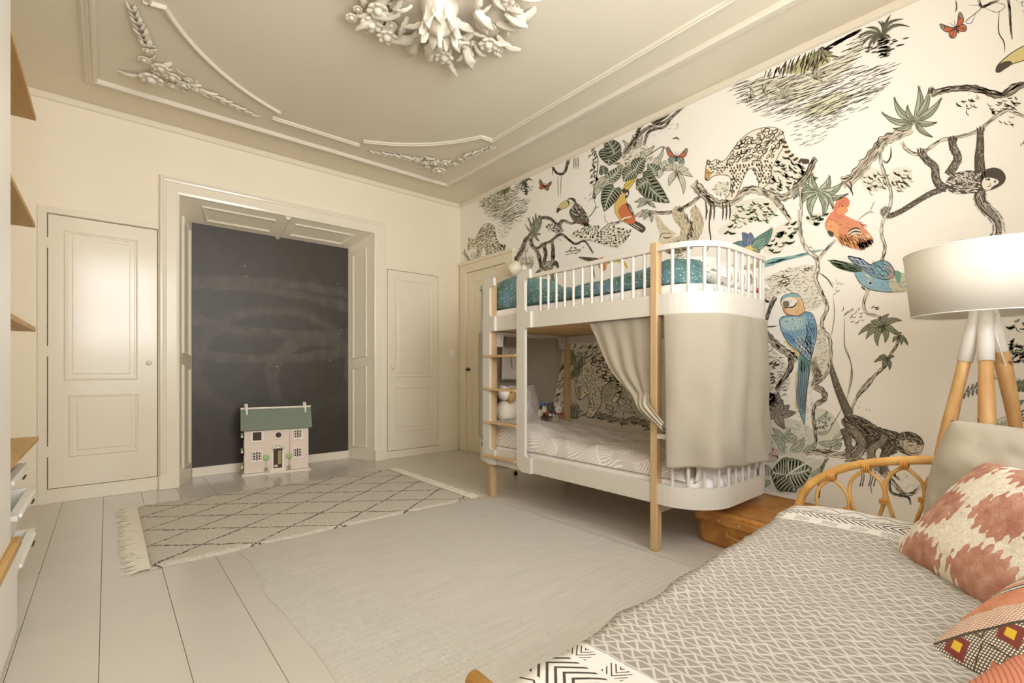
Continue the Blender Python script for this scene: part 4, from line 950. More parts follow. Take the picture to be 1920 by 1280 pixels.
def throw():
    m = bpy.data.materials.new('printed_throw'); m.use_nodes = True; n = NT(m); v = n.coord(); x, y, z = n.sep(v)
    wob = n.math('MULTIPLY', n.math('SUBTRACT', n.noise(v, 5, 2), .5), .022)
    t_ = n.math('DIVIDE', n.math('ADD', x, wob), .024); row = n.math('FLOOR', t_); f = n.math('FRACT', t_)
    off = n.math('FRACT', n.math('MULTIPLY', n.math('SINE', n.math('MULTIPLY', row, 12.9)), 43.7))
    ph = n.math('FRACT', n.math('ADD', n.math('DIVIDE', y, .036), n.math('ADD', off, 50.0)))
    zig = n.math('MULTIPLY', n.math('ABSOLUTE', n.math('SUBTRACT', ph, .5)), 2.0)
    d = n.math('ABSOLUTE', n.math('SUBTRACT', f, n.math('ADD', .12, n.math('MULTIPLY', zig, .76))))
    white = n.math('MAXIMUM', n.math('LESS_THAN', d, .15), n.math('MAXIMUM', n.math('LESS_THAN', f, .09), n.math('GREATER_THAN', f, .93)))
    body = n.mix(white, lin('#8f887e'), lin('#bcb5ab'))
    # end bands: black chevrons on white
    xc = n.math('ABSOLUTE', n.math('SUBTRACT', x, 1.315)); b_ = n.math('SUBTRACT', xc, .575)
    ch = n.math('FRACT', n.math('ADD', n.math('DIVIDE', n.math('ADD', y, n.math('ABSOLUTE', n.math('SUBTRACT', b_, .1025))), .022), 50.0))
    chv = n.math('MULTIPLY', n.math('LESS_THAN', ch, .34), n.math('MULTIPLY', n.math('GREATER_THAN', b_, .06), n.math('LESS_THAN', b_, .145)))
    y2 = n.math('ABSOLUTE', n.math('SUBTRACT', n.math('FRACT', n.math('ADD', n.math('DIVIDE', y, .085), 50.2)), .5))
    tri = n.math('FRACT', n.math('DIVIDE', n.math('ADD', n.math('MULTIPLY', y2, .085), n.math('MULTIPLY', b_, .8)), .011))
    trv = n.math('MULTIPLY', n.math('LESS_THAN', tri, .3), n.math('MULTIPLY', n.math('MULTIPLY', n.math('GREATER_THAN', b_, .010), n.math('LESS_THAN', b_, .046)), n.math('LESS_THAN', y2, .28)))
    arcs = n.math('MULTIPLY', n.math('LESS_THAN', n.math('ABSOLUTE', n.math('SUBTRACT', n.math('SUBTRACT', b_, .158), n.math('MULTIPLY', y2, .05))), .0022), n.math('GREATER_THAN', b_, .150))
    band = n.mix(n.math('MAXIMUM', chv, n.math('MAXIMUM', trv, arcs)), lin('#d6d1c8'), lin('#3f3a33'))
    n.base(n.mix(n.math('GREATER_THAN', b_, 0), body, band)); n.b.inputs['Roughness'].default_value = .9
    n.bump(n.math('ADD', n.noise(v, 12, 4), n.math('MULTIPLY', n.noise(v, 300, 2), .2)), .35, .012); return m
def throw_fn(u, v):
    # v: across Y from the room side, hanging over the edge
    x = .545+1.545*u; s_ = v*1.28; ye = .625+.075*(x-.5)/1.57
    if s_ < .16:
        y = ye+.004*math.sin(x*23)+.012; z = .437-(.16-s_)
        y += .006*math.sin(x*31+1)*(.16-s_)/.16
    else: y = ye-(s_-.16); z = .437
    e_ = max(0, min(1, (s_-.10)/.14))
    z += e_*(.010*(vnoise(x*4, y*4, 1)+.6)+.006*vnoise(x*9, y*8, 3)+.004*vnoise(x*20, y*16, 6))+.004
    if s_ > .13 and s_ < .26: z += .006*max(0, math.sin(x*17+2*vnoise(x*3, 1, 1)))*(1-abs(s_-.195)/.065)
    y += .006*vnoise(x*5, 2, 2)+.005*vnoise(x*14, 5, 2)+.003*vnoise(x*40, 5, 2)
    z += e_*.028*max(0, (x-1.75)/.34)
    return (x+.012*vnoise(y*6, x, 3), max(y, DY0+.03), z)
o = MB().grid(throw_fn, 120, 90).build('throw_blanket', throw(), None, False); solidify(o, .003, 1); tag(o, 'grey and white zigzag throw spread over the daybed', 'blanket')

# ------------------------------------------------------------------ cushions
def kilim():
    m = bpy.data.materials.new('pink_kilim'); m.use_nodes = True; n = NT(m); v = n.coord(); x, y, z = n.sep(v)
    jag = n.math('MULTIPLY', n.math('ABSOLUTE', n.math('SUBTRACT', n.math('FRACT', n.math('ADD', n.math('MULTIPLY', x, 40), 20.0)), .5)), .30)
    jag2 = n.math('MULTIPLY', n.math('ABSOLUTE', n.math('SUBTRACT', n.math('FRACT', n.math('ADD', n.math('MULTIPLY', y, 40), 20.0)), .5)), .12)
    a = n.math('ABSOLUTE', n.math('SUBTRACT', n.math('FRACT', n.math('ADD', n.math('DIVIDE', n.math('ADD', x, n.math('MULTIPLY', y, .25)), .21), 20.18)), .5))
    b = n.math('ABSOLUTE', n.math('SUBTRACT', n.math('FRACT', n.math('ADD', n.math('DIVIDE', n.math('SUBTRACT', y, n.math('MULTIPLY', x, .2)), .165), 20.42)), .5))
    d = n.math('ADD', n.math('ADD', n.math('MAXIMUM', a, n.math('MULTIPLY', b, 1.0)), n.math('MULTIPLY', n.math('MINIMUM', a, b), .55)), n.math('ADD', jag, jag2))
    d = n.math('ADD', d, n.math('MULTIPLY', n.math('SUBTRACT', n.noise(v, 60, 2), .5), .08))
    st = n.noise(n.coord(scale=(1, 1, 1), rot=(0, 0, .6)), 26, 4)
    pk = n.ramp(st, [(.3, lin('#a8705c')), (.55, lin('#bf8d78')), (.75, lin('#d3ab98'))])
    n.base(n.mix(n.math('LESS_THAN', d, .56), n.ramp(n.noise(v, 90, 2), [(.3, lin('#d9cebc')), (.7, lin('#ece4d4'))]), pk)); n.b.inputs['Roughness'].default_value = .95
    n.bump(n.math('ADD', n.noise(v, 260, 2), n.noise(v, 40, 2)), .6, .005); return m
def striped():
    m = bpy.data.materials.new('moroccan_stripes'); m.use_nodes = True; n = NT(m); v = n.coord(); x, y, z = n.sep(v)
    t_ = n.math('MULTIPLY', n.math('SUBTRACT', .215, n.math('ADD', n.math('MULTIPLY', y, .70), n.math('MULTIPLY', x, -.74))), .74)   # 0 at the upper rim
    grid_ = n.math('MULTIPLY', n.math('GREATER_THAN', n.math('FRACT', n.math('ADD', n.math('MULTIPLY', x, 190), 90.0)), .38), n.math('GREATER_THAN', n.math('FRACT', n.math('ADD', n.math('MULTIPLY', y, 190), 90.0)), .38))
    knit = n.mix(grid_, lin('#5a4b3f'), lin('#e4dccc'))
    dx_ = n.math('ABSOLUTE', n.math('SUBTRACT', n.math('FRACT', n.math('ADD', n.math('DIVIDE', n.math('ADD', n.math('MULTIPLY', x, .70), n.math('MULTIPLY', y, .74)), .085), 20.3)), .5)); dy_ = n.math('ABSOLUTE', n.math('SUBTRACT', n.math('FRACT', n.math('DIVIDE', n.math('SUBTRACT', t_, .115), .095)), .5))
    dd = n.math('ADD', dx_, dy_)
    emb = n.mix(n.math('LESS_THAN', dd, .27), knit, lin('#7c3a30')); emb = n.mix(n.math('LESS_THAN', dd, .12), emb, lin('#d7b437'))
    emb = n.mix(n.math('MULTIPLY', n.math('LESS_THAN', dd, .98), n.math('GREATER_THAN', dd, .84)), emb, lin('#c07a5c')); emb = n.mix(n.math('GREATER_THAN', dd, .93), emb, lin('#4a7a56'))
    emb = n.mix(n.math('MULTIPLY', n.math('LESS_THAN', dd, .55), n.math('GREATER_THAN', dd, .515)), emb, lin('#4a3d33'))
    sal = n.ramp(n.noise(v, 20, 4), [(.3, lin('#b8744f')), (.6, lin('#d4906e')), (.8, lin('#dba48a'))])
    c = n.ramp(t_, [(0, lin('#d0957a')), (.03, lin('#d0957a')), (.031, lin('#5c5348')), (.034, lin('#c9d3c9')), (.039, lin('#c9d3c9')), (.042, lin('#d09676')), (.052, lin('#5c5348')), (.055, lin('#cdd6cc')), (.060, lin('#5c5348')), (.063, lin('#cf8a68'))], 'CONSTANT')
    c = n.mix(n.math('GREATER_THAN', t_, .065), c, sal)
    c = n.mix(n.math('GREATER_THAN', n.math('ADD', t_, n.math('MULTIPLY', n.noise(v, 30, 2), .02)), .118), c, n.mix(grid_, lin('#b98a72'), lin('#e2d8c6')))
    c = n.mix(n.math('GREATER_THAN', t_, .145), c, lin('#4c4436')); c = n.mix(n.math('GREATER_THAN', t_, .150), c, emb)
    n.base(c); n.b.inputs['Roughness'].default_value = .95; n.bump(n.noise(v, 240, 2), .5, .004); return m
def salmon():
    m = bpy.data.materials.new('salmon_knit'); m.use_nodes = True; n = NT(m); v = n.coord(); x, y, z = n.sep(v)
    w_ = n.math('FRACT', n.math('ADD', n.math('MULTIPLY', n.math('ADD', x, n.math('MULTIPLY', y, .5)), 130), 90.0))
    n.base(n.mix(n.math('LESS_THAN', w_, .3), lin('#d68a6c'), lin('#b4694e'))); n.b.inputs['Roughness'].default_value = .95; n.bump(w_, .4, .003); return m
CZ = .445
o = put('cushion', pillow_mesh('linen_cushion', .66, .44, .24, M_CUSH, 2.3, .03, 70, 3, .02, .010, .38), frame((2.065, -.025, .595), (.06, -1, -.16), (.24, -.40, 1)), None); tag(o, 'large greige quilted linen cushion leaning on the rattan arch', 'cushion')
o = put('cushion', pillow_mesh('kilim_cushion', .46, .40, .15, kilim(), 2.6, .05, 36, 5, .006), frame((1.765, .105, .572), (-.76, -.65, 0), (.46, -.46, .76)), None); tag(o, 'pink and cream woven cushion with jagged diamonds', 'cushion')
o = put('cushion', pillow_mesh('striped_cushion', .42, .42, .15, striped(), 2.2, .0, 36, 8, .006), frame((1.31, -.085, .515), (-.5, -.85, 0), (.80, -.42, .42)), None); tag(o, 'orange striped cushion with embroidered diamonds at the right edge', 'cushion')
o = put('cushion', pillow_mesh('salmon_cushion', .42, .40, .13, salmon(), 2.3, .02, 30, 11, .006), frame((.985, -.085, .478), (-.3, -.95, 0), (.95, -.3, .08)), None); tag(o, 'salmon ribbed cushion lying in the bottom right corner', 'cushion')

# ------------------------------------------------------------------ floor lamp
LX, LY = 2.752, .213
lp_ = thing('floor_lamp', 'tripod floor lamp with white drum shade and driftwood legs', 'floor lamp', (LX, LY, 0))
def dwood():
    m = bpy.data.materials.new('lamp_wood'); m.use_nodes = True; n = NT(m); v = n.coord(scale=(6, 6, 1.3))
    f = n.noise(v, 4, 4); c = n.ramp(f, [(.3, lin('#c08d52')), (.7, lin('#dcb27a'))]); k_ = n.math('GREATER_THAN', n.noise(n.coord(), 11, 1), .74)
    n.base(n.mix(k_, c, lin('#8a5a30'))); n.b.inputs['Roughness'].default_value = .5; return m
M_DW = dwood()
sh_ = MB().lathe([(.235, 1.2235), (.262, 1.492)], Matrix.Translation((LX, LY, 0)), 64, False, False).build('lamp_shade', mat('shade_cotton', '#d6cfc2', .85, .005, 30, .15, 400), lp_); solidify(sh_, .002, 0)
for z, r_ in ((1.2245, .235), (1.491, .262)): MB().tube([(LX+r_*math.cos(2*PI*i/48), LY+r_*math.sin(2*PI*i/48), z) for i in range(48)], .0022, 6, closed=True).build('shade_ring', M_WHITE, sh_)
for i in range(3): a = 2*PI*i/3; MB().tube([(LX, LY, 1.30), (LX+.236*math.cos(a), LY+.236*math.sin(a), 1.228)], .002, 6).build('shade_spoke', M_WHITE, sh_)
MB().lathe([(.014, 1.24), (.014, 1.31), (.03, 1.34), (.034, 1.37), (.02, 1.40), (.001, 1.405)], Matrix.Translation((LX, LY, 0)), 16).build('bulb', M_WHITE, lp_)
for a, bend in ((1.9, .03), (-3.02, .02), (-.72, .045)):
    d = Vector((math.cos(a), math.sin(a), 0)); pts = []
    for i in range(15):
        f_ = i/14; z = 1.25*(1-f_); r_ = .022+.19*f_+bend*math.sin(PI*f_)*.6; s_ = bend*.5*vnoise(f_*3+a, a, 1)
        pts.append((LX+d.x*r_-d.y*s_, LY+d.y*r_+d.x*s_, z))
    rad = [.0235+.003*math.sin(i*.9+a) for i in range(15)]
    k_ = 3
    L_ = MB().tube(pts[k_-1:], [r*1.03 for r in rad[k_-1:]], 14).build('leg', M_DW, lp_)
    MB().tube([pts[0], pts[1], (Vector(pts[2])*.55+Vector(pts[3])*.45)], [.024, .0255, .0265], 14).build('dipped_top', M_WHITE, L_)
MB().lathe([(.03, 1.19), (.034, 1.22), (.02, 1.25)], Matrix.Translation((LX, LY, 0)), 14).build('hub', M_WHITE, lp_)
MB().tube(catmull([(LX-.01, LY-.02, 1.2), (LX-.03, LY-.04, 1.1), (LX+.05, LY-.06, .98), (LX+.10, LY-.08, .8), (LX+.17, LY-.12, .6), (LX+.22, LY-.16, .35), (LX+.25, LY-.2, .01)], 6), .0035, 6).build('cable', M_WHITE, lp_)
# ------------------------------------------------------------------ mural print on the right wall
# Outlines are traced as (x, y) on enlarged views of the wall and carried onto the wall plane x = XW.
VIEWS = {'A': (860, 200, 4.0), 'B': (1300, 0, 3.0484), 'C': (1300, 340, 3.0484), 'D': (1400, 640, 3.6923), 'E': (1080, 580, 4.925), 'G': (860, 420, 3.2), 'P': (0, 0, 1.0)}
CY_, SY_ = math.cos(.708), math.sin(.708)
def wallpt(u, v):
    dx = SY_*887.3+CY_*(u-960); dy = CY_*887.3-SY_*(u-960); t_ = XW/dx
    return t_*dy, 1.0+t_*(691.4-v)
INK, INK2, GRN, PGRN, OLV, GRY, PGRY, PAP = '#4b4337', '#766d5e', '#75806a', '#b4b9a1', '#96935f', '#9a9385', '#c9c3b5', '#e9e2d4'
def soft(h, k_=.45):
    a = [int(h[i:i+2], 16) for i in (1, 3, 5)]; b = (0xe8, 0xe1, 0xd3)
    return '#%02x%02x%02x' % tuple(int(x*(1-k_)+y*k_) for x, y in zip(a, b))
class Print:
    def __init__(s, name, label, view, base=0, seed=1):
        s.name, s.label, s.lay, s.r = name, label, base, random.Random(seed); s.polys = {}; s.view = VIEWS[view]
    def V(s, v): s.view = VIEWS[v]; return s
    def T(s, pts): a, b, k_ = s.view; return [(a+p[0]/k_, b+p[1]/k_) for p in pts]
    def raw(s, vs, fs, col): s.polys.setdefault(col, []).append((vs, fs, s.lay))
    def F(s, pts, col, n=4, up=True):
        p = s.T(pts); p = catmull(p, n, True) if n > 1 else p
        if up: s.lay += 1
        tri = geometry.tessellate_polygon([[Vector((a, b, 0)) for a, b in p]])
        s.raw(p, [tuple(t_) for t_ in tri], col); return s
    def Sp(s, p, w0, col=INK, t0=.25, t1=.25, n=5):
        p = catmull(p, n) if n > 1 else p; m_ = len(p); vs = []
        for i, (x, y) in enumerate(p):
            a = p[max(0, i-1)]; b = p[min(m_-1, i+1)]; dx, dy = b[0]-a[0], b[1]-a[1]; L = math.hypot(dx, dy) or 1
            f = i/(m_-1); k_ = min(1, t0+(1-t0)*f*4, t1+(1-t1)*(1-f)*4)
            w_ = (w0(f) if callable(w0) else w0*k_)/2; vs += [(x-dy/L*w_, y+dx/L*w_), (x+dy/L*w_, y-dx/L*w_)]
        s.raw(vs, [(2*i, 2*i+1, 2*i+3, 2*i+2) for i in range(m_-1)], col); return s
    def S(s, pts, w0, col=INK, t0=.25, t1=.25, n=5): return s.Sp(s.T(pts), w0/s.view[2]*1.0, col, t0, t1, n)
    def O(s, pts, w_, col=INK): return s.Sp(s.T(list(pts)+[pts[0], pts[1]]), w_/s.view[2], col, 1, 1, 4)
    def up(s): s.lay += 1; return s
    @staticmethod
    def inside(x, y, P):
        c = False; j = len(P)-1
        for i in range(len(P)):
            if (P[i][1] > y) != (P[j][1] > y) and x < (P[j][0]-P[i][0])*(y-P[i][1])/(P[j][1]-P[i][1])+P[i][0]: c = not c
            j = i
        return c
    def pts_in(s, poly, step, jit=.45):
        P = s.T(poly); st = step/s.view[2]; xs = [p[0] for p in P]; ys = [p[1] for p in P]; y = min(ys); row = 0
        while y < max(ys):
            x = min(xs)+(st/2 if row % 2 else 0)
            while x < max(xs):
                a, b = x+s.r.uniform(-jit, jit)*st, y+s.r.uniform(-jit, jit)*st
                if s.inside(a, b, P): yield a, b
                x += st
            y += st*.86; row += 1
    def H(s, poly, step, ang, L, w_, col=INK, ja=.15, curve=.1, prob=1):
        k_ = s.view[2]
        for x, y in s.pts_in(poly, step):
            if s.r.random() > prob: continue
            a = (ang(x, y) if callable(ang) else ang)+s.r.uniform(-ja, ja); l = L/k_*s.r.uniform(.5, 1.2)/2; dx, dy = math.cos(a)*l, math.sin(a)*l; c = s.r.uniform(-curve, curve)*l
            s.Sp([(x-dx, y-dy), (x-dy/max(l, .01)*c, y+dx/max(l, .01)*c), (x+dx, y+dy)], w_/k_*s.r.uniform(.6, 1.2), col, .1, .1, 2)
        return s
    def spots(s, poly, step, rad, ring=False, col=INK, ang=0, asp=1.4, prob=1):
        k_ = s.view[2]
        for x, y in s.pts_in(poly, step, .25):
            if s.r.random() > prob: continue
            r0 = rad/k_*s.r.uniform(.7, 1.2); a0 = ang+s.r.uniform(-.5, .5); n = 8
            p = []
            for i in range(n):
                t_ = 2*PI*i/n; q = r0*s.r.uniform(.75, 1.2); ex, ey = q*asp*math.cos(t_), q/asp**.5*math.sin(t_)
                p.append((x+ex*math.cos(a0)-ey*math.sin(a0), y+ex*math.sin(a0)+ey*math.cos(a0)))
            if ring:
                gap = s.r.randrange(n); q = [p[(gap+i) % n] for i in range(n)]; s.Sp(q, r0*.6, col, .6, .6, 2)
                if s.r.random() < .6: s.raw([(x+(a-x)*.3, y+(b-y)*.3) for a, b in p], [tuple(range(n))], col)
            else: s.raw(p, [tuple(range(n))], col)
        return s
    def leaf(s, base, tip, wid, fill=PGRN, veins=6, bend=.1, w_=3, ink=INK, half=None, up=True):
        (x0, y0), (x1, y1) = base, tip; dx, dy = x1-x0, y1-y0; L = math.hypot(dx, dy); nx, ny = -dy/L, dx/L
        def q(f, g): b = bend*L*math.sin(PI*f); return (x0+dx*f+nx*(b+g), y0+dy*f+ny*(b+g))
        prof = [(0, 0), (.12, .55), (.3, .95), (.5, .92), (.72, .6), (.9, .2), (1, 0)]
        A_ = [q(f, g*wid/2) for f, g in prof]; B_ = [q(f, -g*wid/2) for f, g in prof]
        s.F(A_+B_[1:-1][::-1], fill, 3, up)
        if half:
            s.F(A_+[q(f, 0) for f, g in prof[1:-1]][::-1], half, 3)
        s.up(); s.S(A_, w_, ink); s.S(B_, w_, ink); s.S([q(f, 0) for f in (0, .3, .6, 1)], w_*.8, ink)
        for i in range(veins):
            f = .12+.7*i/max(1, veins-1); g = min(.95, .4+f*2)*(1-f)**.5*wid/2*1.05
            for sg in (-1, 1): s.S([q(f, 0), q(f+.08, sg*g*.5), q(min(1, f+.2), sg*g*.8)], w_*.6, ink)
        return s
    def big_leaf(s, base, tip, wid, fill=GRN, hi=PAP, bend=.06, n=7, w_=4):
        """dark glossy leaf with pale veins"""
        (x0, y0), (x1, y1) = base, tip; dx, dy = x1-x0, y1-y0; L = math.hypot(dx, dy); nx, ny = -dy/L, dx/L
        def q(f, g): b = bend*L*math.sin(PI*f); return (x0+dx*f+nx*(b+g), y0+dy*f+ny*(b+g))
        prof = [(-.10, .45), (.0, .85), (.2, 1.0), (.45, .9), (.7, .6), (.88, .25), (1, 0)]
        A_ = [q(f, g*wid/2) for f, g in prof]; B_ = [q(f, -g*wid/2) for f, g in prof]
        out = [q(.02, 0)]+A_+B_[:-1][::-1]
        s.F(out, fill, 3); s.up()
        for i in range(n):
            f = .02+.8*i/(n-1)
            for sg in (-1, 1):
                pr_ = np.interp(min(1, f+.15), [p[0] for p in prof], [p[1] for p in prof])
                for j in range(4):
                    ff = f+.03+.02*j; g = pr_*wid/2
                    s.S([q(ff, sg*g*(.15+.1*j)), q(ff+.06, sg*g*(.5+.06*j)), q(min(.99, ff+.12), sg*g*.93)], w_*1.6, INK)
        s.up(); s.S([q(f, 0) for f in (0, .35, .7, .98)], w_*2, hi, .9, .3)
        for i in range(n):
            f = .02+.8*i/(n-1)
            for sg in (-1, 1):
                pr_ = np.interp(min(1, f+.12), [p[0] for p in prof], [p[1] for p in prof]); g = pr_*wid/2
                s.S([q(f, 0), q(f+.05, sg*g*.5), q(min(.99, f+.13), sg*g*.95)], w_*1.1, hi, .9, .3)
        s.up(); s.O(out, w_, INK); return s
    def tuft(s, c, tips, wid, fill=PGRN, w_=3, dr=.18):
        for i, tp in enumerate(tips):
            dx = tp[0]-c[0]; s.leaf(c, tp, wid, fill, 0, (dr if dx > 0 else -dr)*(-1), w_, INK)
            s.S([c, ((c[0]*2+tp[0])/3+2, (c[1]*2+tp[1])/3)], w_*2)
        return s
    def branch(s, pts, wid, taper=.5, fill='#b8ab95', dens=1, w_=4):
        p = catmull(s.T(pts), 6); m_ = len(p); k_ = s.view[2]; A_, B_ = [], []
        for i, (x, y) in enumerate(p):
            a = p[max(0, i-1)]; b = p[min(m_-1, i+1)]; dx, dy = b[0]-a[0], b[1]-a[1]; L = math.hypot(dx, dy) or 1; f = i/(m_-1)
            g = wid/k_/2*(1-(1-taper)*f)*(1+.16*math.sin(i*1.7)+s.r.uniform(-.1, .1)); A_.append((x-dy/L*g, y+dx/L*g)); B_.append((x+dy/L*g, y-dx/L*g))
        s.up(); vs = [q for ab in zip(A_, B_) for q in ab]; s.raw(vs, [(2*i, 2*i+1, 2*i+3, 2*i+2) for i in range(m_-1)], soft(fill, .35)); s.up()
        s.Sp(A_, w_*.7/k_, INK, .5, .5, 1); s.Sp(B_, w_*1.1/k_, INK, .5, .5, 1)
        for i in range(int(m_*1.6*dens)):
            j = s.r.randrange(0, max(1, m_-4)); f = s.r.uniform(.1, .95); q = [(A_[j+t_][0]*(1-f)+B_[j+t_][0]*f, A_[j+t_][1]*(1-f)+B_[j+t_][1]*f) for t_ in range(0, min(4, m_-j))]
            if len(q) > 1: s.Sp(q, w_*s.r.uniform(.35, .9)*(1 if f < .5 else 1.5)/k_, INK, .1, .1, 1)
        return s
    def limb(s, pts, wid, taper=.7, col=INK, fleck=PAP, dens=1.0):
        p = catmull(s.T(pts), 6); k_ = s.view[2]; m_ = len(p); s.up(); s.Sp(p, lambda f: wid/k_*(1-(1-taper)*f), col, n=1); s.up()
        for i in range(int(m_*5*dens)):
            j = s.r.randrange(0, m_-1); x, y = p[j]; dx, dy = p[j+1][0]-x, p[j+1][1]-y; L = math.hypot(dx, dy) or 1; g = s.r.uniform(-.42, .30)*wid/k_*(1-(1-taper)*j/m_); l = wid/k_*.36
            x += -dy/L*g; y += dx/L*g; a = math.atan2(dy, dx)+s.r.uniform(-.4, .4); s.Sp([(x, y), (x+math.cos(a)*l, y+math.sin(a)*l)], wid/k_*.085, fleck, .2, .2, 1)
            if s.r.random() < .7:
                sg = s.r.choice((-1, 1)); x2, y2 = p[j][0]-dy/L*sg*wid/k_*.45, p[j][1]+dx/L*sg*wid/k_*.45; a2 = a+sg*.5; s.Sp([(x2, y2), (x2+math.cos(a2)*l*.9, y2+math.sin(a2)*l*.9)], wid/k_*.07, col, .6, .1, 1)
        return s
    def foliage(s, poly, step, L, w_=5, wash=None, col=INK, ang=None, prob=1, fillcol=None):
        if wash: s.F(poly, soft(wash, .78), 3)
        s.up(); k_ = s.view[2]
        for x, y in s.pts_in(poly, step):
            if s.r.random() > prob: continue
            a = (s.r.uniform(0, 2*PI) if ang is None else ang+s.r.uniform(-.7, .7)); l = L/k_*s.r.uniform(.6, 1.2)
            q = [(x, y), (x+math.cos(a+.4)*l*.5, y+math.sin(a+.4)*l*.5), (x+math.cos(a)*l, y+math.sin(a)*l)]
            if fillcol and s.r.random() < .6: s.Sp(q, w_*2.6/k_, soft(fillcol, .3), .1, .1, 3)
            s.Sp(q, w_/k_*s.r.uniform(.6, 1.3), col, .2, .1, 3)
        return s
    def build(s, shift=(0, 0), suffix_label=None):
        cols = list(s.polys); vs, fs, mi = [], [], []
        for ci, c in enumerate(cols):
            for p, f, lay in s.polys[c]:
                k_ = len(vs); off = .0005+.00005*lay
                for u, v in p:
                    y, z = wallpt(u, v); vs.append((XW-off, min(y+shift[0], YW-.002), min(z+shift[1], ZC-.056)))
                for t_ in f: fs.append([k_+i for i in t_]); mi.append(ci)
        me = bpy.data.meshes.new(s.name); me.from_pydata(vs, [], fs); me.polygons.foreach_set('material_index', mi)
        for c in cols: me.materials.append(mat('ink_'+c[1:], c, .75))
        me.update(); o = bpy.data.objects.new(s.name, me); COL.objects.link(o); adopt(o, wr); o['label'] = suffix_label or s.label; return o
SHIFT = (3.01, .062)

# --- river landscape
def landscape():
    p = Print('printed_landscape', 'printed sketch of palms above a hatched green shore', 'B', 0, 3)
    p.F([(300, 470), (560, 430), (760, 380), (960, 240), (930, 330), (760, 500), (560, 600), (400, 560)], '#dad6c2', 3)
    p.F([(620, 640), (700, 560), (880, 520), (860, 600), (720, 660)], '#d6d3b9', 3); p.F([(520, 400), (720, 285), (780, 330), (760, 370), (600, 420)], '#b9b486', 3); p.up()
    p.H([(210, 492), (370, 440), (730, 400), (960, 180), (1010, 170), (960, 300), (900, 380), (1170, 360), (1080, 520), (840, 650), (700, 690), (420, 640), (270, 590)], 25, -.36, 84, 4, INK, .04, .1, .9)
    p.H([(240, 560), (1090, 480), (1020, 600), (780, 740), (560, 720), (330, 650)], 32, -.36, 76, 3.6, GRN, .05, .1, .9)
    p.H([(560, 720), (840, 640), (900, 620), (800, 760), (660, 850), (560, 790)], 26, -.36, 44, 4, INK2, .05, .1, .8)
    p.up().H([(365, 438), (560, 345), (720, 282), (780, 310), (740, 375), (560, 415), (420, 440)], 21, 1.9, 66, 7, INK, .12, .2)
    p.H([(730, 275), (930, 180), (960, 160), (940, 190), (760, 290)], 12, -.42, 60, 9, INK, .05, .05)
    for a, b in (((725, 285), (835, 325)), ((730, 282), (800, 300)), ((735, 290), (775, 360)), ((715, 290), (700, 395)), ((700, 295), (660, 390))): p.leaf(a, b, 16, '#b9b48a', 0, .1, 4)
    for c, ts in (((520, 560), ((470, 490), (540, 485), (590, 470), (600, 520), (560, 580), (440, 540), (460, 580))), ((700, 450), ((670, 400), (720, 380), (760, 420), (640, 430), (740, 470))), ((330, 560), ((300, 540), (320, 500), (360, 550), (310, 590))), ((400, 520), ((395, 480), (440, 470), (420, 550)))): p.tuft(c, ts, 16, '#d3d0b8', 3, .2)
    p.H([(985, 250), (1230, 210), (1200, 270), (1100, 330), (980, 300)], 22, -.3, 40, 8, INK, .1, .1, .8); p.H([(1060, 215), (1110, 215), (1120, 320), (1080, 330)], 14, -.25, 40, 9)
    for tp in ((935, 220), (960, 270), (1000, 290), (1030, 260), (1055, 120), (1075, 118), (1130, 85), (1240, 155), (1205, 110), (1130, 220), (985, 160)): p.leaf((1080, 212), tp, 15, '#7c8266', 0, (-.22 if tp[0] < 1080 else .22)*(-1 if tp[1] > 100 else -.3), 4)
    return p
landscape().build(); landscape().build(SHIFT, 'printed sketch of palms and shore, repeated above the corner door')
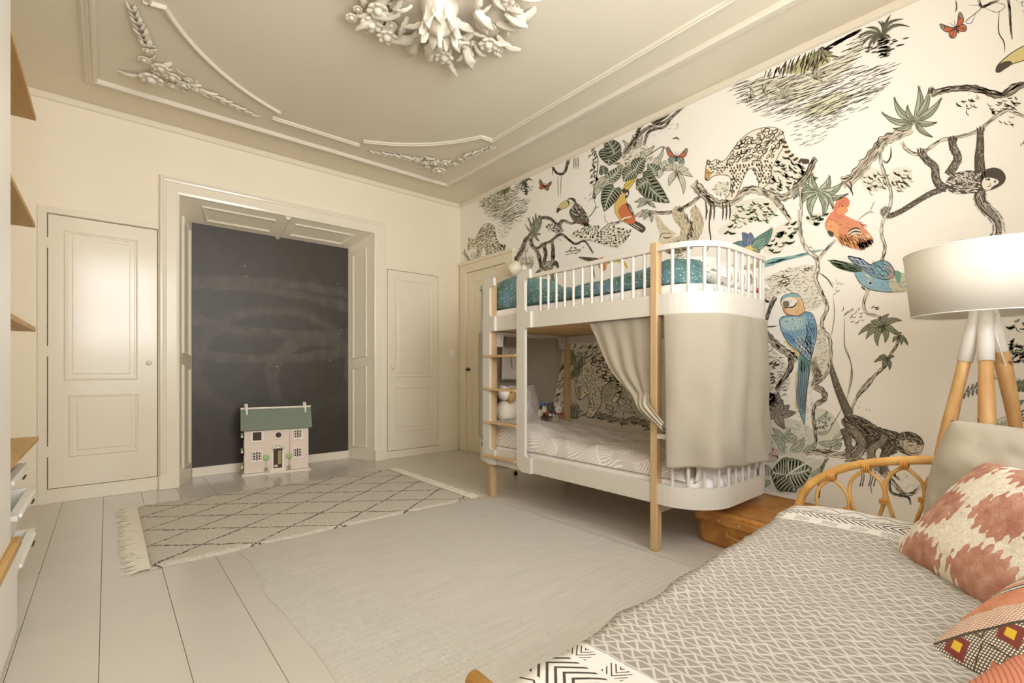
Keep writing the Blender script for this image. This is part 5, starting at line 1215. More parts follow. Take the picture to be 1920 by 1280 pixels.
# --- ocelot on its branch
def ocelot():
    p = Print('printed_ocelot', 'printed spotted ocelot with striped tail on a branch', 'B', 6, 5)
    p.foliage([(440, 900), (520, 880), (640, 950), (700, 1000), (560, 1080), (440, 1090), (400, 1040)], 26, 40, 7, '#c7c6b2', INK, .5, .9, '#a9ad94')
    p.foliage([(120, 1060), (200, 1040), (200, 1110), (130, 1110)], 18, 24, 5, '#a9b48e', GRN)
    p.foliage([(240, 1170), (380, 1130), (480, 1180), (440, 1260), (300, 1270), (210, 1260)], 25, 34, 5, '#b9bd9f', INK, .3, 1, '#8fa07a')
    p.branch([(0, 1045), (40, 1085), (90, 1135), (150, 1165), (220, 1152), (300, 1092), (360, 1085), (440, 1112), (510, 1130), (560, 1110), (612, 1078)], 46, .8, '#cabda6', 1.6)
    p.branch([(440, 1115), (490, 1165), (520, 1210), (555, 1260)], 34, .5, '#cabda6'); p.branch([(560, 1110), (600, 1060), (650, 1000), (690, 920), (705, 905)], 40, .7, '#9c917c', 1.6)
    for x in (70, 95, 115, 165, 185, 205): p.S([(x, 1150), (x+6, 1200), (x+2, 1260)], 9)
    tail = [(500, 770), (530, 800), (556, 866), (600, 906), (660, 912), (655, 936), (590, 934), (545, 900), (505, 850), (492, 810)]
    p.F(tail, '#e2d8c2')
    body = [(80, 915), (100, 925), (130, 912), (165, 922), (190, 905), (230, 850), (270, 800), (330, 752), (400, 730), (450, 727), (500, 745), (522, 790), (515, 840), (490, 880), (472, 920), (450, 965), (440, 1012), (425, 1052), (392, 1076), (372, 1062), (392, 1022), (368, 985), (345, 960), (310, 975), (290, 1012), (270, 1062), (245, 1122), (220, 1146), (183, 1136), (205, 1110), (215, 1050), (208, 1010), (180, 1000), (140, 1000), (110, 1010), (85, 1030), (68, 1010), (72, 970)]
    p.F(body, '#e5dcc8'); p.F([(68, 1010), (72, 965), (100, 985), (90, 1028)], '#c79a62', 3); p.up()
    p.spots([(190, 905), (270, 805), (400, 735), (500, 750), (515, 830), (470, 900), (330, 930), (240, 940), (185, 930)], 30, 10.5, True, INK, -.6, 1.5)
    p.spots([(170, 935), (330, 935), (460, 910), (430, 1050), (380, 1060), (330, 955), (270, 1050), (220, 1140), (205, 1000)], 19, 6.5, False, INK, 1.2, 1.3)
    p.spots([(80, 925), (170, 925), (180, 990), (100, 990)], 18, 5, False, INK, .3, 1.6)
    for i, (a, b, c, d) in enumerate(((497, 800, 535, 815), (508, 835, 545, 838), (522, 868, 556, 862), (545, 895, 575, 880), (570, 915, 598, 900), (600, 930, 622, 905))): p.S([(a, b), ((a+c)/2, (b+d)/2+4), (c, d)], 15, INK, .6, .6)
    p.F([(625, 908), (662, 912), (656, 936), (622, 934)], INK, 3)
    p.up().O(body, 3.5); p.S([(80, 915), (85, 940), (100, 925)], 6); p.S([(130, 912), (138, 935), (150, 920)], 6); p.S([(78, 985), (92, 990)], 6); p.S([(66, 1012), (75, 1028), (88, 1030)], 8); p.S([(100, 960), (140, 965), (170, 955)], 4); p.S([(250, 1000), (230, 1060), (215, 1130)], 4); p.S([(345, 960), (365, 1010), (375, 1055)], 4)
    return p
ocelot().build(); ocelot().build(SHIFT, 'printed ocelot repeated just above the corner door')
# --- trunk, bromeliads, lianas
def trunk():
    p = Print('printed_branch', 'printed gnarled branch with bromeliad tuft and lianas', 'B', 4, 8)
    p.foliage([(960, 1010), (1030, 960), (1110, 1000), (1100, 1080), (990, 1090)], 20, 34, 5, '#c9c9b5', GRY, .4, 1, '#aeb498'); p.foliage([(1130, 970), (1240, 960), (1240, 1050), (1160, 1090), (1130, 1040)], 20, 34, 5, '#c9c9b5', GRY, .3, 1, '#aeb498')
    p.foliage([(1480, 580), (1620, 540), (1640, 600), (1530, 640)], 26, 36, 6, None, INK, .5, .9, '#a3a98d'); p.foliage([(1640, 590), (1850, 540), (1860, 620), (1720, 660)], 26, 36, 6, None, INK, .5, .9, '#b6b9a2'); p.foliage([(1740, 680), (1840, 650), (1830, 710), (1760, 720)], 26, 30, 6, None, INK, .5, .8)
    p.branch([(850, 1045), (910, 1020), (980, 940), (1050, 855), (1090, 805), (1160, 775), (1250, 735)], 62, .85, '#bdb09a', 2.2)
    p.branch([(1360, 540), (1430, 520), (1500, 508), (1600, 500), (1660, 520), (1720, 548), (1770, 540), (1830, 492), (1900, 478)], 30, .8, '#8f8470', 1.2)
    p.branch([(1190, 810), (1215, 850), (1260, 878), (1300, 880), (1335, 858), (1420, 802), (1520, 782), (1620, 752), (1700, 690), (1790, 632), (1850, 650), (1900, 668)], 19, .8, '#cfc4b0', .7, 3)
    p.branch([(1068, 850), (1075, 940), (1108, 1030), (1130, 1100), (1124, 1180), (1085, 1260)], 17, .9, '#d2c8b4', .6, 3); p.S([(1130, 835), (1128, 895), (1105, 930), (1085, 915)], 9)
    p.V('C').branch([(1085, 220), (1075, 300), (1095, 370), (1085, 430), (1050, 520), (1010, 600), (975, 690), (990, 750), (1060, 772)], 17, .8, '#d2c8b4', .6, 3).V('B')
    for tp, wd in (((1075, 640), 34), ((1148, 553), 40), ((1288, 488), 44), ((1350, 500), 40), ((1422, 556), 40), ((1395, 700), 32), ((1370, 785), 28), ((1140, 735), 30), ((1225, 600), 30)): p.leaf((1265, 692), tp, wd, '#aab29a', 2, (-.16 if tp[0] < 1265 else .1), 4, INK, '#8c977c')
    p.branch([(1355, 550), (1372, 520), (1360, 495)], 26, .4)
    p.S([(860, 1040), (900, 1080), (915, 1120)], 8); p.S([(890, 1030), (905, 1060), (900, 1095)], 8)
    return p
trunk().build(); trunk().build(SHIFT, 'printed gnarled branch repeated beside the corner door')
def aechmea():
    p = Print('printed_bromeliad', 'printed drooping bromeliad beside the orange bird', 'B', 7, 9)
    for tp, wd in (((590, 1075), 40), ((610, 1010), 40), ((680, 985), 44), ((780, 1000), 44), ((860, 1035), 44), ((890, 1105), 36), ((800, 1195), 40), ((740, 1240), 44), ((680, 1250), 44), ((610, 1180), 40), ((570, 1140), 30)): p.leaf((715, 1095), tp, wd, '#b3bca4', 3, (-.18 if tp[0] < 715 else .18)*(-1 if tp[1] > 1130 else 1), 4, INK, '#8f9c84')
    p.branch([(612, 1070), (618, 1180), (612, 1280)], 13, .9, '#cfc4b0', .5, 3)
    p.V('C').branch([(612, 160), (610, 260), (625, 340), (660, 400), (705, 440), (712, 500), (700, 560), (735, 640), (765, 720), (735, 800), (745, 850), (780, 900), (785, 1000), (775, 1080), (720, 1140), (680, 1180)], 21, .8, '#cfc4b0', .8, 3)
    p.branch([(720, 440), (760, 390), (815, 335)], 16, .6, '#cfc4b0', .6, 3); p.S([(935, 230), (980, 190), (1010, 175), (1035, 180)], 6, GRY); p.S([(1010, 172), (1025, 140), (1035, 112)], 5, GRY)
    p.S([(720, 520), (770, 560), (800, 610)], 6); p.S([(800, 660), (808, 760), (795, 850), (790, 880)], 5, GRY); p.S([(866, 780), (866, 940), (905, 1060), (880, 1240)], 5, INK2)
    return p
aechmea().build()
# --- hanging monkey
def monkey():
    p = Print('printed_monkey', 'printed black spider monkey hanging from a vine', 'B', 16, 11)
    p.limb([(1430, 1078), (1360, 1105), (1280, 1150), (1200, 1200), (1130, 1232), (1095, 1228), (1085, 1205), (1105, 1195), (1120, 1205)], 32, .75)
    p.limb([(1478, 785), (1485, 840), (1512, 900), (1490, 950), (1455, 1000)], 44, 1.1); p.limb([(1300, 868), (1335, 915), (1380, 955), (1385, 1010), (1405, 1055), (1450, 1075)], 40, 1.3)
    p.limb([(1640, 740), (1640, 830), (1635, 900), (1640, 985)], 36, 1.8)
    p.limb([(1640, 1080), (1640, 1150), (1680, 1200), (1722, 1240), (1745, 1285), (1742, 1340), (1715, 1375), (1700, 1400)], 62, .35)
    body = [(1440, 1050), (1465, 1010), (1500, 990), (1560, 975), (1640, 978), (1690, 1000), (1680, 1060), (1640, 1092), (1580, 1106), (1500, 1106), (1455, 1085)]
    p.F(body, INK); p.up().H(body, 16, .15, 30, 5, PAP, .3, .1, .75); p.H([(1470, 1000), (1620, 985), (1620, 1060), (1480, 1050)], 15, .3, 26, 5, PAP, .3)
    head = [(1638, 1010), (1662, 975), (1715, 958), (1762, 972), (1786, 1010), (1775, 1045), (1740, 1070), (1690, 1088), (1655, 1078), (1640, 1045)]
    p.F(head, INK); p.H([(1650, 985), (1680, 970), (1660, 1040), (1645, 1040)], 12, 1.2, 22, 4, PAP, .3)
    p.F([(1655, 1030), (1672, 1012), (1700, 1015), (1738, 1028), (1745, 1046), (1715, 1064), (1690, 1086), (1662, 1080), (1650, 1055)], PAP, 4)
    for x, y in ((1690, 1026), (1724, 1038)): p.spots([(x-12, y-12), (x+12, y-12), (x+12, y+12), (x-12, y+12)], 30, 9, True); p.F([(x-5, y-5), (x+5, y-5), (x+5, y+5), (x-5, y+5)], INK, 3)
    p.up().S([(1675, 1062), (1690, 1066), (1705, 1060)], 4); p.S([(1700, 1040), (1695, 1055), (1704, 1058)], 3)
    for x, y in ((1280, 850), (1295, 845), (1310, 848), (1620, 730), (1636, 722), (1655, 726), (1468, 780), (1484, 776), (1500, 782)): p.S([(x, y), (x+6, y+12), (x+4, y+28)], 9, INK, .6, .6)
    return p
monkey().build(); monkey().build(SHIFT, 'printed black monkey repeated behind the upper bunk rail')
# --- butterflies
def butterfly(c, k_, ang, name_label, view, seed, red='#c9694a', grn=None):
    p = Print('printed_butterfly', name_label, view, 12, seed); ca, sa = math.cos(ang), math.sin(ang)
    def q(pts): return [(c[0]+k_*(x*ca-y*sa), c[1]+k_*(x*sa+y*ca)) for x, y in pts]
    for sg in (-1, 1):
        W1 = q([(0, 0), (sg*25, -20), (sg*58, -62), (sg*72, -66), (sg*74, -40), (sg*60, -8), (sg*30, 4)]); p.F(W1, red, 4); p.F(q([(sg*46, -50), (sg*70, -66), (sg*74, -40), (sg*60, -26)]), '#8f8577', 3); p.up(); p.O(W1, 4); p.S(q([(0, 0), (sg*40, -30), (sg*66, -58)]), 3); p.S(q([(sg*48, -50), (sg*60, -24)]), 5); p.S(q([(0, 0), (sg*40, -8), (sg*62, -12)]), 3)
        W2 = q([(0, 4), (sg*28, 2), (sg*52, 8), (sg*56, 34), (sg*38, 46), (sg*16, 34)]); p.F(W2, grn or red, 4); p.up(); p.O(W2, 5); p.S(q([(0, 6), (sg*30, 18), (sg*46, 36)]), 4); p.spots(q([(sg*24, 12), (sg*48, 12), (sg*48, 38), (sg*24, 36)]), 26, 6*k_, True)
    p.up().S(q([(0, -14), (0, 10), (0, 40)]), 12*k_); p.S(q([(0, -12), (-10, -30), (-16, -44)]), 2.5); p.S(q([(0, -12), (10, -30), (16, -44)]), 2.5); p.build()
butterfly((1500, 160), .95, -.55, 'printed orange butterfly near the top right corner', 'B', 21); butterfly((645, 595), .62, .2, 'printed small orange butterfly near the ceiling', 'A', 22)
butterfly((1634, 378), 1.05, .08, 'printed red and green butterfly above the big leaves', 'A', 23, '#c96b52', '#8fa696')
# --- toucans
def toucan_a():
    p = Print('printed_toucan', 'printed pale-billed toucan perched on a thin branch', 'A', 14, 31)
    p.branch([(600, 835), (650, 830), (700, 850), (750, 885), (790, 855), (840, 875), (900, 862)], 18, .8, '#a59a86', .9)
    tail = [(925, 880), (965, 865), (1030, 945), (1005, 962)]
    p.F(tail, '#77715f', 2); body = [(820, 700), (845, 685), (870, 692), (885, 720), (920, 750), (950, 790), (972, 830), (975, 870), (930, 882), (880, 870), (845, 830), (832, 790), (842, 765), (862, 740), (850, 720), (832, 715)]
    p.F(body, '#6b6454'); p.F([(822, 700), (845, 692), (868, 715), (860, 745), (840, 765), (830, 740)], PAP, 3); p.F([(818, 690), (845, 683), (872, 690), (880, 715), (862, 712), (845, 697)], INK, 3)
    bill = [(818, 700), (832, 735), (800, 760), (760, 775), (742, 795), (735, 788), (742, 760), (775, 720)]; p.F(bill, '#d2c184', 3); p.F([(742, 795), (735, 788), (740, 765), (758, 758), (765, 772)], INK, 3)
    p.up().O(bill, 3); p.S([(832, 735), (822, 715), (818, 700)], 9); p.O(body, 3); p.spots([(840, 697), (852, 697), (852, 708), (840, 708)], 20, 5, True)
    p.H([(850, 770), (900, 740), (960, 810), (970, 850), (900, 850), (860, 820)], 16, .7, 40, 5, PAP, .2, .2); p.H([(850, 770), (900, 740), (960, 810), (970, 850), (900, 850), (860, 820)], 15, .75, 40, 5, INK, .2, .2); p.H([(930, 885), (962, 870), (1025, 945), (1005, 958)], 9, .95, 60, 5, INK, .05); p.F([(918, 872), (938, 880), (930, 890), (918, 884)], '#c0504a', 2)
    return p
toucan_a().build(); toucan_a().build((-3.01, -.062), 'printed pale-billed toucan cut by the right edge')
def toucan_b():
    p = Print('printed_toucan', 'printed yellow and red toucan looking upwards', 'A', 15, 33)
    p.branch([(1085, 925), (1130, 885), (1190, 870), (1240, 850), (1310, 830), (1370, 785)], 20, .6, '#cbbfa9', .7, 3)
    p.F([(1265, 870), (1325, 855), (1402, 905), (1380, 945), (1340, 925), (1300, 900)], INK, 3); p.up().S([(1300, 870), (1385, 920)], 5, PAP); p.S([(1290, 880), (1360, 925)], 4, PAP)
    body = [(1215, 655), (1245, 640), (1262, 660), (1255, 700), (1275, 735), (1300, 770), (1320, 820), (1322, 870), (1290, 880), (1240, 865), (1195, 830), (1172, 780), (1172, 730), (1190, 695)]
    p.F(body, '#d8b463'); p.F([(1225, 740), (1255, 725), (1290, 770), (1315, 820), (1320, 872), (1285, 878), (1230, 850), (1205, 810), (1200, 770)], '#ca7049', 3)
    p.F([(1255, 725), (1285, 735), (1310, 790), (1318, 830), (1300, 810), (1275, 770)], INK, 3); p.F([(1225, 620), (1262, 605), (1280, 640), (1272, 672), (1250, 690), (1250, 655), (1228, 640)], INK, 3)
    bill = [(1240, 600), (1262, 560), (1300, 530), (1335, 518), (1320, 560), (1290, 600), (1262, 625)]; p.F(bill, '#d9bb55', 3); p.up().O(bill, 3.5); p.S([(1250, 610), (1290, 570), (1330, 525)], 3); p.O(body, 3); p.F([(1250, 650), (1268, 642), (1272, 660), (1258, 666)], '#c9c4b6', 2)
    p.up().S([(1215, 850), (1250, 835), (1300, 825)], 14, '#e6d5b4'); p.S([(1240, 860), (1255, 845), (1270, 840)], 6); p.H([(1280, 745), (1310, 790), (1316, 825), (1290, 790)], 8, 1.1, 24, 3, PAP, .1)
    p.build()
toucan_b()
def toucan_c():
    p = Print('printed_toucan', 'printed orange-breasted toucan seen through the upper rail spindles', 'A', 15, 35)
    p.F([(1050, 1140), (1090, 1130), (1110, 1170), (1100, 1225), (1065, 1225), (1045, 1180)], '#cf7450', 3); p.F([(1100, 1140), (1160, 1125), (1220, 1140), (1262, 1180), (1262, 1215), (1230, 1175), (1170, 1165), (1120, 1180), (1100, 1200)], '#d3b054', 3); p.F([(1120, 1130), (1175, 1122), (1210, 1140), (1170, 1145)], INK, 3); p.F([(900, 1125), (1000, 1130), (1050, 1140), (1010, 1165), (940, 1150)], INK2, 3); p.up().H([(900, 1125), (1050, 1140), (1040, 1200), (1000, 1165)], 10, .3, 30, 4); p.S([(1000, 1160), (1010, 1220), (1020, 1290)], 10); p.build()
toucan_c()
# --- left: flowering branch, big leaves, sloth, bonsai-like foliage
def leaves():
    p = Print('printed_leaves', 'printed cluster of dark glossy heart-shaped leaves', 'A', 8, 41)
    p.foliage([(1190, 440), (1240, 300), (1420, 300), (1480, 420), (1380, 520), (1240, 560)], 38, 44, 5, '#cfcab6', INK, None, .8)
    for b, t_, w_ in (((1270, 330), (1310, 210), 40), ((1280, 350), (1230, 250), 40), ((1300, 320), (1380, 220), 34), ((1360, 360), (1470, 290), 44), ((1390, 430), (1360, 340), 50), ((1420, 470), (1540, 300), 40), ((1250, 520), (1180, 420), 46), ((1300, 470), (1250, 420), 44), ((1110, 560), (1020, 680), 60), ((1130, 520), (1010, 640), 40), ((1180, 560), (1060, 620), 40)): p.leaf(b, t_, w_, '#cdcab4', 3, .12, 3.5)
    p.F([(1310, 290), (1340, 170), (1372, 128), (1375, 145), (1350, 220), (1325, 300)], INK2, 3); p.up().H([(1310, 290), (1340, 170), (1372, 128), (1375, 145), (1350, 220), (1325, 300)], 14, .1, 30, 10)
    p.branch([(1240, 360), (1290, 290), (1360, 210), (1420, 160), (1480, 140), (1560, 110), (1620, 60), (1690, 0)], 26, .6, '#8f8470', 1.3); p.branch([(1390, 290), (1420, 200), (1470, 170), (1550, 150), (1600, 80)], 20, .6, '#8f8470', 1.2)
    p.F([(1440, 110), (1480, 80), (1540, 60), (1590, 40), (1570, 75), (1500, 120), (1460, 130)], INK2, 3); p.up().H([(1440, 110), (1480, 80), (1590, 40), (1570, 75), (1460, 130)], 13, -.5, 30, 8)
    p.S([(1395, 385), (1460, 340), (1530, 300), (1570, 330)], 6); p.S([(1450, 400), (1500, 370), (1540, 305)], 4, INK2)
    p.big_leaf((1150, 330), (1130, 440), 170, '#5b644e', '#cfd0bb', .1, 6, 3.5); p.big_leaf((1170, 360), (1095, 240), 130, '#66705a', '#cfd0bb', .1, 5, 3.5)
    p.big_leaf((1090, 500), (1070, 440), 70, '#4d5342', '#c7c8b4', .1, 4, 3); p.big_leaf((1130, 540), (1220, 440), 90, '#8c967c', '#dcdcca', .1, 6, 3)
    p.big_leaf((1310, 480), (1240, 560), 110, '#79856b', '#d6d7c4', .1, 6, 3); p.big_leaf((1330, 470), (1400, 390), 110, '#66705a', '#d0d2bd', -.1, 6, 3)
    p.big_leaf((1480, 520), (1420, 430), 110, '#7d8870', '#d0d2bd', .1, 6, 3); p.big_leaf((1380, 540), (1582, 720), 160, '#5f6a52', '#cfd0bb', .06, 8, 3.5); p.big_leaf((1430, 560), (1335, 620), 90, '#79856b', '#d6d7c4', .1, 5, 3)
    p.big_leaf((1170, 610), (1095, 785), 130, '#606b54', '#cfd0bb', .06, 8, 3.5)
    for c, ts in (((1640, 490), ((1560, 430), (1600, 420), (1700, 420), (1760, 530), (1690, 660), (1600, 570), (1730, 470), (1580, 600))), ((1540, 470), ((1500, 420), (1560, 400), (1610, 470), (1500, 540)))): p.tuft(c, ts, 40, '#cfccb9', 3.2, .12)
    p.F([(1600, 245), (1640, 228), (1662, 255), (1640, 240)], INK, 2)
    for c, ts in (((1420, 720), ((1320, 715), (1350, 690), (1400, 680), (1470, 690), (1480, 760), (1340, 760))), ((1440, 800), ((1350, 830), (1390, 850), (1450, 870), (1380, 780)))): p.tuft(c, ts, 26, '#b8bba4', 3.2, .1)
    p.foliage([(1580, 120), (1660, 110), (1640, 170), (1560, 180), (1430, 250), (1480, 180)], 26, 24, 3, None, GRY, -.5, .7)
    p.build()
leaves()
def vines():
    p = Print('printed_vines', 'printed hanging vine and twisted trees left of the big leaves', 'A', 3, 43)
    p.branch([(1060, 280), (980, 300), (900, 340), (840, 370), (815, 430), (800, 480), (770, 505), (730, 490), (700, 440)], 26, .5, '#a59a86', 1.6); p.S([(770, 505), (768, 560), (765, 680)], 4); p.S([(745, 500), (745, 600), (750, 680)], 4); p.S([(700, 440), (712, 415), (705, 480), (705, 520)], 6)
    for x in (862, 874, 886, 898): p.S([(x, 370), (x+2, 420), (x-2, 470)], 5)
    p.foliage([(1000, 310), (1052, 296), (1050, 560), (1030, 690), (1006, 690)], 24, 40, 6, None, INK, 2.0, .9, '#a9ad95')
    p.S([(1010, 310), (1045, 400), (1030, 560), (1015, 690), (1030, 730)], 6)
    p.S([(1030, 720), (1025, 760), (990, 815), (965, 825)], 6); p.S([(1055, 745), (1020, 765)], 4); p.S([(940, 680), (960, 690)], 4); p.S([(1095, 805), (1100, 850), (1125, 875)], 4)
    for tp in ((515, 830), (555, 820), (575, 800), (590, 830), (535, 870), (625, 830), (600, 1010), (610, 960), (520, 960)): p.leaf((565, 945), tp, 15, '#a9ad95', 0, .05, 3.5)
    p.branch([(420, 1190), (450, 1120), (490, 1060), (500, 1000), (540, 970), (580, 960)], 30, .6, '#a89d88', 1.8); p.branch([(540, 975), (550, 1040), (585, 1080), (610, 1160), (620, 1230)], 26, .7, '#a89d88', 1.6); p.branch([(585, 1075), (640, 1030), (690, 1010), (740, 970), (780, 960), (830, 1000), (880, 1030), (940, 1005), (980, 1050), (1010, 1100)], 17, .6, '#8f8470', 1.3); p.branch([(700, 1010), (710, 1080), (706, 1170)], 22, .9, '#7c725f', 1.4); p.branch([(640, 1040), (650, 1110), (630, 1190)], 20, .9, '#7c725f', 1.4)
    p.foliage([(640, 880), (720, 870), (780, 900), (770, 950), (700, 945), (650, 920)], 16, 18, 5, None, INK, -.5, .9, '#b9b9a4'); p.foliage([(840, 960), (940, 900), (1060, 910), (1160, 900), (1290, 930), (1240, 1020), (1180, 1060), (1060, 1030), (960, 1000), (880, 990)], 18, 20, 5.5, '#d6cfba', INK, -.6, .95, '#a9ad95'); p.foliage([(790, 1090), (860, 1050), (930, 1060), (860, 1110), (800, 1120)], 16, 20, 6, None, INK, -.5, .9); p.foliage([(1020, 880), (1060, 880), (1050, 915), (1025, 910)], 14, 16, 5, None, INK)
    p.foliage([(490, 1150), (550, 1150), (560, 1200), (500, 1200)], 18, 20, 4, None, GRY); p.build()
vines()
def sloth():
    p = Print('printed_sloth', 'printed shaggy sloth slung under a branch', 'A', 9, 45)
    p.branch([(1370, 785), (1440, 790), (1520, 798), (1600, 790), (1650, 770), (1720, 740), (1800, 680), (1830, 640), (1820, 590), (1760, 575)], 24, .8, '#b6aa94', 1.3)
    p.branch([(1760, 580), (1800, 640), (1860, 690), (1920, 760)], 44, .7, '#a59a86', 1.8); p.S([(1885, 760), (1880, 900), (1890, 1000), (1860, 1090)], 10); p.S([(1850, 720), (1870, 800)], 9)
    body = [(1620, 750), (1600, 800), (1620, 860), (1660, 910), (1660, 960), (1600, 1000), (1540, 1060), (1560, 1100), (1640, 1105), (1720, 1080), (1790, 1010), (1830, 930), (1840, 860), (1810, 780), (1770, 740), (1740, 780), (1750, 860), (1700, 800), (1680, 750)]
    p.F(body, '#cfc2a6', 4); p.F([(1470, 810), (1500, 930), (1530, 1000), (1600, 960), (1640, 960), (1560, 900), (1500, 820)], '#d6cab0', 3); p.F([(1500, 1000), (1530, 950), (1600, 955), (1640, 1000), (1620, 1060), (1550, 1080), (1510, 1050)], '#d9cdb4', 4); p.up()
    p.H(body, 20, lambda x, y: 1.2+.01*(x-1280), 40, 3.5, '#7c705a', .4, .3); p.H([(1680, 780), (1760, 880), (1760, 960), (1700, 1000), (1740, 900)], 14, 1.3, 40, 6, '#5a4f3c', .3, .3); p.H([(1470, 810), (1500, 930), (1600, 960), (1560, 900)], 22, 1.0, 30, 3, '#7c705a', .3); p.H([(1510, 1050), (1620, 1040), (1760, 1060), (1640, 1105), (1560, 1100)], 14, .4, 36, 6, '#5a4f3c', .4); p.S([(1500, 1000), (1530, 950), (1600, 955)], 6, '#5a4f3c'); p.S([(1530, 975), (1560, 985), (1600, 975)], 9, '#5a4f3c')
    p.F([(1635, 775), (1660, 755), (1690, 760), (1670, 790)], INK, 2); p.build()
sloth()
# --- orange cock-of-the-rock
def rockbird():
    p = Print('printed_orange_bird', 'printed orange crested bird with frayed tail', 'C', 20, 51)
    body = [(800, 172), (772, 200), (752, 240), (760, 275), (790, 300), (820, 325), (835, 350), (880, 372), (930, 385), (965, 388), (1030, 342), (1000, 290), (960, 250), (930, 225), (890, 205), (860, 190)]
    p.F(body, '#d68d6c', 4); p.F([(765, 240), (800, 225), (830, 260), (820, 315), (790, 300), (768, 275)], '#dba070', 3); p.F([(820, 300), (880, 330), (930, 340), (960, 385), (900, 370), (840, 350)], '#dcb27c', 3)
    head = [(800, 180), (808, 135), (832, 98), (865, 87), (890, 104), (893, 132), (878, 150), (885, 168), (860, 190), (850, 215), (815, 210)]; p.F(head, '#d27d62', 4); p.F([(820, 160), (850, 140), (878, 152), (880, 170), (855, 186), (825, 190)], '#dd9668', 3); p.F([(872, 150), (900, 140), (885, 152)], '#e0c080', 2)
    p.up().spots([(842, 132), (866, 132), (866, 150), (842, 150)], 40, 9, True); p.F([(850, 137), (858, 137), (858, 145), (850, 145)], INK, 2); p.S([(830, 165), (840, 130), (870, 105)], 3, '#a84a34')
    for i in range(5): p.S([(882+i*2, 290+i*9), (920, 268+i*9), (958, 272+i*9)], 9 if i % 2 == 0 else 7, INK if i % 2 == 0 else PAP)
    p.F([(765, 280), (800, 290), (800, 315), (780, 312)], INK, 2); p.H([(840, 300), (960, 330), (1025, 345), (960, 388), (880, 372), (830, 345)], 13, .9, 46, 5, '#b06a3c', .3); p.H([(900, 300), (1000, 300), (1020, 340), (940, 340)], 13, .8, 44, 4, '#ecd3a4', .3); p.H([(930, 360), (1030, 330), (1030, 345), (960, 390)], 8, 1.0, 34, 6, INK, .2); p.H([(940, 225), (990, 245), (985, 265), (950, 245)], 12, .5, 34, 3, '#b0543a', .2); p.H([(780, 205), (900, 215), (880, 290), (780, 260)], 20, .4, 36, 4, '#c05f40', .4, .2, .5); p.build()
rockbird()
